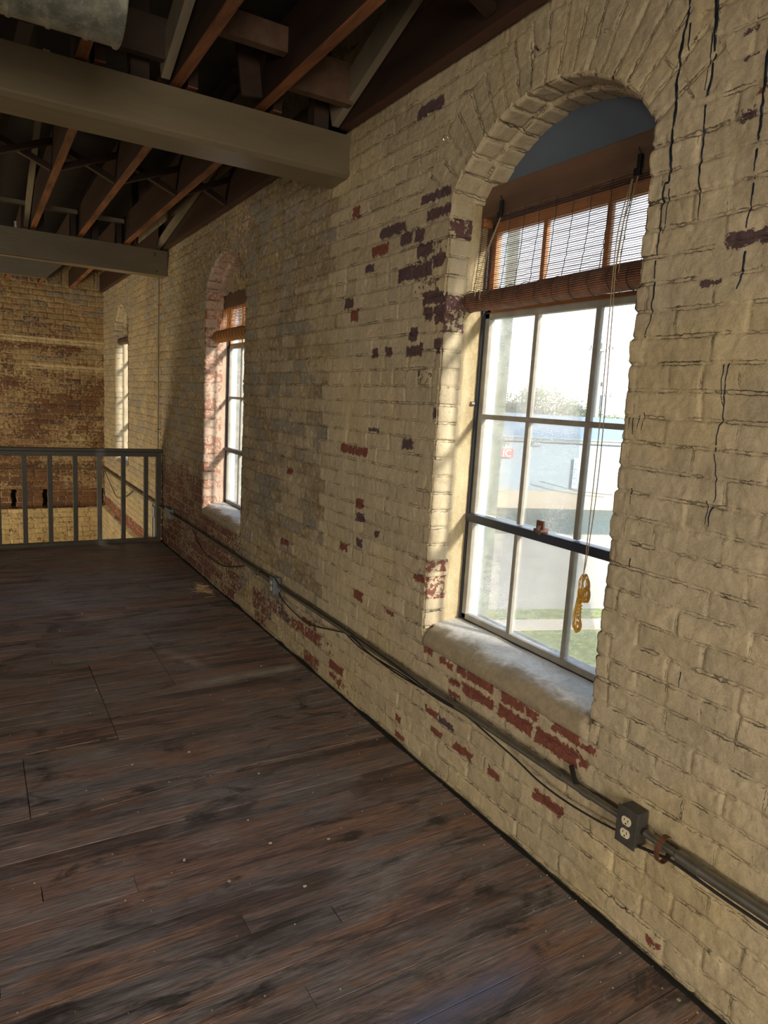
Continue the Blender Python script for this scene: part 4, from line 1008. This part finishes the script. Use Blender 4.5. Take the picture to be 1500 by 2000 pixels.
for k_, (yy, a, b) in enumerate(((10.9, 10.4, 10.0),)):
    cable(P3([(11.0, .36), (10.4, .20), (9.9, .10), (9.3, .20), (8.8, .35)], -.03), .005, 'dark cable swag on the window wall beyond the railing')

# hook, nails and drips on the near wall
hx = wall_x(2.479, 2.665)
hk = MB().tube([(hx + .004, 2.479, 2.655), (hx - .018, 2.479, 2.655)] + [(hx - .018 - .012 * math.sin(a), 2.479, 2.667 - .012 * math.cos(a)) for a in [k_ * math.pi / 8 for k_ in range(1, 12)]], .0022, 6)
tag(hk.build('wall_hook', M['bright'], smooth=True), 'small bright cup hook screwed into the wall left of the near arch', 'hook')
nx = wall_x(1.981, 2.817)
tag(MB().tube([(nx + .005, 1.985, 2.817), (nx - .03, 1.962, 2.810)], [.0032, .0032], 6).tube([(nx - .03, 1.962, 2.810), (nx - .032, 1.961, 2.8095)], .006, 8).build('wall_nail', M['nail']), 'rusty nail sticking out of the wall above the near arch', 'nail')
DR = dict(
 a=[(1.377, 2.93), (1.377, 2.716), (1.385, 2.631), (1.391, 2.556), (1.385, 2.463), (1.384, 2.37), (1.375, 2.261), (1.388, 2.247), (1.394, 2.169), (1.392, 2.057), (1.387, 1.915), (1.402, 1.829)],
 b=[(1.300, 2.92), (1.294, 2.681), (1.287, 2.605), (1.284, 2.493), (1.289, 2.448)], c=[(1.289, 2.426), (1.284, 2.304), (1.282, 2.239), (1.271, 2.198), (1.271, 2.133)], d=[(1.295, 2.608), (1.298, 2.548), (1.298, 2.467)],
 e=[(1.135, 2.75), (1.13, 2.521), (1.126, 2.381), (1.126, 2.311), (1.121, 2.166), (1.125, 2.087)], f=[(1.121, 2.031), (1.122, 1.968), (1.128, 1.938)],
 g=[(1.126, 1.751), (1.128, 1.672), (1.122, 1.605), (1.13, 1.578), (1.129, 1.496), (1.114, 1.436), (1.115, 1.385)], h=[(1.134, 1.388), (1.131, 1.357), (1.134, 1.322)], i=[(1.139, 1.748), (1.138, 1.671), (1.125, 1.632)],
 j=[(1.372, 2.235), (1.376, 2.166), (1.381, 2.116)], k=[(1.422, 1.602), (1.426, 1.561)], l=[(1.411, 1.598), (1.406, 1.547)], m=[(1.372, 1.615), (1.377, 1.562)], n=[(1.386, 1.388), (1.383, 1.339)],
 o=[(1.359, 1.178), (1.358, 1.146)], p=[(1.14, .899), (1.143, .852)], q=[(1.390, 1.604), (1.392, 1.564)], r=[(1.370, 2.656), (1.365, 2.598), (1.370, 2.563)], s=[(1.118, 1.372), (1.124, 1.345), (1.122, 1.318)])
DW = dict(a=.0048, b=.0058, c=.0034, d=.0024, e=.0042, f=.0034, g=.0026, r=.0028)
for key, pl in DR.items():
    pts = catmull([(0, a, b) for a, b in pl], 10); dense = []
    for a, b in zip(pts[:-1], pts[1:]):
        n = max(1, int((b - a).length / .008))
        for q in range(n): dense.append(a.lerp(b, q / n))
    dense.append(pts[-1]); ya = np.array([p.y for p in dense]); za = np.array([p.z for p in dense])
    ya = ya + .004 * (vn(za * 55, za * 0 + ord(key), 7) - .5)
    hh, _ = right_wall_field(ya, za); w0 = DW.get(key, .0020); n = len(dense)
    rad = [w0 * (.75 + .6 * float(vn(np.array([za[i] * 30]), np.array([ord(key) * 1.0]), 9)[0])) * (1 - .55 * (i / n) ** 2) for i in range(n)]
    MB().tube([(-hh[i] + .0002, ya[i], za[i]) for i in range(n)], rad, 8, flat=.45).build('tar_drip', M['tar'], wall_right, smooth=True)

# floor litter
fd = MB(); rf = random.Random(12)
for i in range(420):
    x = -2.6 * rf.random() ** .8 - .02; y = rf.uniform(.8, 6.5)
    if rf.random() < .3: x = -.02 - .25 * rf.random() ** 2
    s = rf.uniform(.0012, .0032) * (1.8 if rf.random() < .12 else 1); a = rf.uniform(0, 3.1)
    fd.bar((x, y, .002), (x + s * 1.6 * math.cos(a), y + s * 1.6 * math.sin(a), .0022), s * 1.4, s * .7)
tag(fd.build('floor_litter', M['chip']), 'pale crumbs of mortar and paint scattered over the floorboards', 'litter', kind='stuff')
st_ = MB()
for i in range(70):
    x = -.06 - abs(rf.gauss(0, .05)); y = 5.38 + rf.gauss(0, .07); a = rf.uniform(-.4, .9) + 2.6; l = rf.uniform(.03, .12)
    x = min(x, -.045); p = Vector((x, y, .004 + rf.random() * .02)); q = p + Vector((math.cos(a) * l * .8, math.sin(a) * l * .5, rf.uniform(0, .012)))
    st_.tube([p, q], .0015, 4)
tag(st_.build('straw_heap', M['straw']), 'small heap of dry straw on the floor against the wall below the middle window', 'straw', kind='stuff')
for i, (x, y, r0) in enumerate(((-.62, 2.05, .006), (-.82, 2.12, .006), (-.80, 1.86, .006))):
    m = MB().box(x - r0, x + r0, y - r0 * .7, y + r0 * .7, 0, .005, bev=.002)
    tag(m.build('mortar_crumb', M['chip']), ['pale pebble on the middle of the floor, right one', 'pale pebble on the floor, left one', 'pale flat crumb nearer the viewer'][i], 'pebble', 'larger crumbs on the floor')

# ================================================================== street outside
ZG = -3.2
ds = Vector((.951, -.309, 0)); ns_ = Vector((.309, .951, 0))
def G(t, n, z=ZG): p = ds * t + ns_ * n; return (p.x, p.y, z)
def strip(name, n0, n1, z, mat, lab, cat, t0=-60, t1=90, kind=None, sub=1):
    m = MB().poly([G(t0, n0, z), G(t1, n0, z), G(t1, n1, z), G(t0, n1, z)], (0, 0, -.12)); o = m.build(name, mat); tag(o, lab, cat, kind=kind); return o
M['asphalt'] = simple('sun bleached concrete paving', (.34, .295, .225), .8, var=.10, scale=1.2, bump=.1)
M['walk'] = simple('pale concrete sidewalk', (.46, .38, .28), .8, var=.08, scale=2, bump=.1)
def grass_mat():
    mt, nt, bs = new_mat('dry_green_turf'); k = NT(nt); v = k.obj(); n = k.noise(v, 5, 6, .8)
    c = k.mix(k.ramp(n, [(.40, 0.0), (.60, 1.0)]), (.09, .12, .035), (.30, .28, .09)); k.L(c, bs.inputs['Base Color']); bs.inputs['Roughness'].default_value = .9; k.bump(n, bs, .8, .05); return mt
M['grass'] = grass_mat()
M['scrub'] = simple('grey green scrub', (.085, .105, .085), .9, var=.5, scale=6, bump=.5)
M['white_metal'] = simple('pale blue white metal cladding', (.21, .265, .305), .6, var=.05, scale=1, bump=0)
M['roofblue'] = simple('blue grey metal roof', (.15, .20, .245), .5, var=.12, scale=3, bump=0)
M['gutter'] = simple('dark gutter', (.16, .17, .16), .7, bump=0)
M['leaf'] = simple('grey green leaves', (.10, .14, .06), .8, var=.4, scale=2, bump=0)
M['leaf2'] = simple('yellow green leaves', (.17, .20, .07), .8, var=.4, scale=2, bump=0)
M['bark'] = simple('grey bark', (.22, .18, .14), .9, bump=.3)
M['polewood'] = simple('weathered pole wood', (.30, .28, .24), .8, bump=.2)
M['signred'] = simple('red sign paint', (.60, .05, .05), .5, var=.05, bump=0)
M['signdark'] = simple('black sign paint', (.05, .06, .06), .5, var=.05, bump=0)
M['signwhite'] = simple('white sign paint', (.85, .85, .85), .5, var=.02, bump=0)
M['signblue'] = simple('blue sign paint', (.12, .35, .50), .5, var=.05, bump=0)
# one ground slab, laid in strips side by side
strip('lawn', -30, 13.0, ZG, M['grass'], 'green lawn at the foot of the building outside the near window', 'lawn', kind='structure')
strip('sidewalk', 13.0, 13.72, ZG + .01, M['walk'], 'pale concrete sidewalk outside between lawn and grass strip', 'sidewalk', kind='structure')
strip('grass_strip', 13.72, 14.5, ZG + .01, M['grass'], 'narrow grass strip along the street outside', 'grass', kind='structure')
strip('street', 14.5, 24.5, ZG - .05, M['asphalt'], 'sunlit pale street outside the near window', 'street', kind='structure')
strip('far_lawn', 24.5, 110, ZG, M['scrub'], 'rough grass in front of the pale building across the street', 'grass', kind='structure')
rt = random.Random(21)
# metal building across the street
bd = empty('metal_building', G(-2, 31)); tag(bd, 'long pale blue-white metal building with low roof across the street', 'building')
B0, B1 = -9.0, 22.0
def bq(name, t0, t1, n0, n1, z0, z1, mat, par): 
    return MB().poly([G(t0, n0, z0), G(t1, n0, z0), G(t1, n1, z0), G(t0, n1, z0)], (0, 0, z1 - z0)).build(name, mat, par)
bq('cladding_wall', B0, B1, 31, 35.5, ZG, .18, M['white_metal'], bd)
bq('gutter', B0, B1, 30.85, 31.02, .12, .30, M['gutter'], bd)
MB().poly([G(B0 - .2, 30.8, .28), G(B1, 30.8, .28), G(B1, 35.5, 1.35), G(B0 - .2, 35.5, 1.35)], (0, 0, .08)).build('roof', M['roofblue'], bd)
bq('concrete_base', B0, B1, 30.93, 31.0, ZG, ZG + .9, M['asphalt'], bd)
for t in (1.2, 4.9): bq('panel_seam', t, t + .05, 30.97, 31.0, ZG + .9, .15, M['gutter'], bd)
def on_wall(az, sl):   # direction (azimuth degrees, slope) from the eye to the facade plane
    a = math.radians(az); d = Vector((math.sin(a), math.cos(a), 0)); o = Vector((CAM_POS[0], 0, 0))
    s = (30.95 - o.dot(ns_)) / d.dot(ns_); p = o + d * s; return p.dot(ds), 1.6 + sl * s
bt = on_wall(43.14, -.0451); vent = bq('wall_vent', bt[0] - .25, bt[0] + .25, 30.93, 30.99, bt[1] - .14, bt[1] + .14, M['gutter'], bd)
bq('vent_louvre', bt[0] - .18, bt[0] + .18, 30.915, 30.93, bt[1] - .08, bt[1] + .08, M['white_metal'], vent)
def sign(az, sl, wd, ht, mat, label, txts):
    t, z = on_wall(az, sl); r = empty('wall_sign', G(t, 30.9, z)); tag(r, label, 'sign')
    if mat: bq('sign_board', t - wd / 2, t + wd / 2, 30.86, 30.90, z - ht / 2, z + ht / 2, mat, r)
    for (s, size, dt, dz, m_, vert) in txts:
        cu = bpy.data.curves.new('txt', 'FONT'); cu.body = s; cu.size = size; cu.extrude = .01; cu.align_x = 'CENTER'; cu.align_y = 'CENTER'
        to = bpy.data.objects.new('txt', cu); COL.objects.link(to); bpy.context.view_layer.update()
        dg = bpy.context.evaluated_depsgraph_get(); me = bpy.data.meshes.new_from_object(to.evaluated_get(dg)); bpy.data.objects.remove(to)
        me.materials.clear(); me.materials.append(m_)
        # text X runs along the facade to the viewer's right, text Y up
        X = ds; Z = Vector((0, 0, 1)); N = -ns_
        if vert: X, Z = Vector((0, 0, 1)), -ds
        p = Vector(G(t + dt, 30.84, z + dz)) - r.location
        me.transform(Matrix(((X.x, Z.x, N.x, p.x), (X.y, Z.y, N.y, p.y), (X.z, Z.z, N.z, p.z), (0, 0, 0, 1))))
        o = bpy.data.objects.new('sign_lettering', me); COL.objects.link(o); o.parent = r
sign(40.55, -.0615, .95, .42, M['signred'], 'red sign with white letters on the pale building, black letter above it', [('RIC', .50, 0, -.02, M['signwhite'], False), ('N', .50, .05, .50, M['signdark'], False)])
sign(46.35, -.083, .28, 1.5, M['signwhite'], 'narrow upright pale blue-lettered sign on the pale building near the right', [('ELECTRIC', .26, 0, 0, M['signblue'], True)])
# trees
def tree(t, n, z0, rx, rz, label, mat, seed):
    r = empty('street_tree', G(t, n)); tag(r, label, 'tree', 'trees beyond the pale building'); q = random.Random(seed)
    c = Vector(G(t, n, z0)); tr = MB().tube([G(t, n), G(t + .1, n, (ZG + z0) / 2), tuple(c)], [.22, .17, .08], 8)
    for k_ in range(5):
        a = k_ * 1.3; tr.tube([tuple(c - Vector((0, 0, rz * .8))), tuple(c + Vector((math.cos(a) * rx * .5, math.sin(a) * rx * .5, rz * .3)))], [.07, .02], 6)
    tr.build('trunk', M['bark'], r)
    m = MB(); lobes = [(Vector((q.uniform(-1, 1) * rx * .65, q.uniform(-1, 1) * rx * .5, q.uniform(-.5, .55) * rz)), q.uniform(.35, .6)) for _ in range(9)]
    for k_ in range(2600):
        lc, lr = q.choice(lobes); d = Vector((q.gauss(0, 1), q.gauss(0, 1), q.gauss(0, 1))).normalized() * (q.random() ** .4)
        p = c + lc + Vector((d.x * rx * lr, d.y * rx * lr, d.z * rz * lr * 1.1)); s = q.uniform(.07, .15)
        u = Vector((q.gauss(0, 1), q.gauss(0, 1), q.gauss(0, 1))).normalized(); v_ = u.orthogonal().normalized()
        i0 = len(m.v); m.v += [p - u * s, p + v_ * s * .6, p + u * s, p - v_ * s * .6]; m.f.append([i0, i0 + 1, i0 + 2, i0 + 3])
    mesh_obj('foliage', m.v, m.f, mat, r)
def az2(az, dist): 
    a = math.radians(az); p = Vector((CAM_POS[0] + math.sin(a) * dist, math.cos(a) * dist, 0)); return p.dot(ds), p.dot(ns_)
for (az, di, z0, rx, rz, lab, mt_, sd) in ((43.9, 50, 1.75, 2.4, 1.9, 'rounded yellow green tree behind the pale building, in the middle pane', 'leaf2', 1), (41.0, 52, 1.4, 2.0, 1.6, 'grey green tree behind the pale building, in the left pane', 'leaf', 2),
        (42.5, 56, .9, 1.8, 1.2, 'low tree filling the gap between the two taller trees', 'leaf', 3), (45.9, 55, 1.3, 1.8, 1.3, 'small tree just left of the utility pole', 'leaf', 4), (49.0, 52, .7, 2.6, .9, 'low hedge-like tree right of the utility pole', 'leaf2', 5), (38.5, 54, 1.0, 2.4, 1.5, 'tree mostly hidden by the left jamb of the near window', 'leaf', 6)):
    t, n = az2(az, di); tree(t, n, z0, rx, rz, lab, M[mt_], sd)
# utility pole
t, n = az2(47.45, 47); pr = empty('utility_pole', G(t, n)); tag(pr, 'wooden utility pole with crossarms rising behind the pale building', 'pole')
MB().tube([G(t, n), G(t, n, 6.1)], [.22, .16], 10).build('pole', M['polewood'], pr, smooth=True)
p0 = Vector(G(t - .95, n - .18, 5.65)); p1 = Vector(G(t + .72, n - .18, 5.65)); MB().bar(p0, p1, .10, .13).build('crossarm', M['polewood'], pr)
for q in (-.85, -.35, .35, .65): MB().tube([G(t + q, n - .18, 5.71), G(t + q, n - .18, 5.90)], .045, 8).build('insulator', M['gutter'], pr)
MB().bar(G(t, n - .15, 4.15), G(t + .62, n - .15, 4.18), .05, .05).build('bracket', M['gutter'], pr)
MB().tube([G(t + .18, n - .15, 3.4), G(t + .18, n - .15, 3.65)], .09, 8).build('pole_switch', M['gutter'], pr)
# pale block with two spikes beside the pole
t, n = az2(48.25, 70); tk = empty('roof_tank', G(t, n)); tag(tk, 'small pale blue boxy tower with two spikes beside the utility pole', 'tower')
bq('tower_body', t - .65, t + .55, n, n + 1.2, ZG, 3.45, M['roofblue'], tk)
MB().tube([G(t - .35, n, 3.4), G(t - .35, n, 4.1)], [.08, .02], 6).tube([G(t + .3, n, 3.4), G(t + .3, n, 4.0)], [.08, .02], 6).build('spike', M['roofblue'], tk)
# service cables in front of the facade
a = on_wall(43.41, -.0972); b = on_wall(49.15, -.108)
m = MB().tube(catmull([G(a[0], 30.6, a[1]), G((a[0] + b[0]) / 2, 30.6, (a[1] + b[1]) / 2 - .12), G(b[0], 30.6, b[1])], 8), .02, 5); tag(m.build('service_cable', M['signdark']), 'thin dark cable slanting down across the pale facade', 'cable')
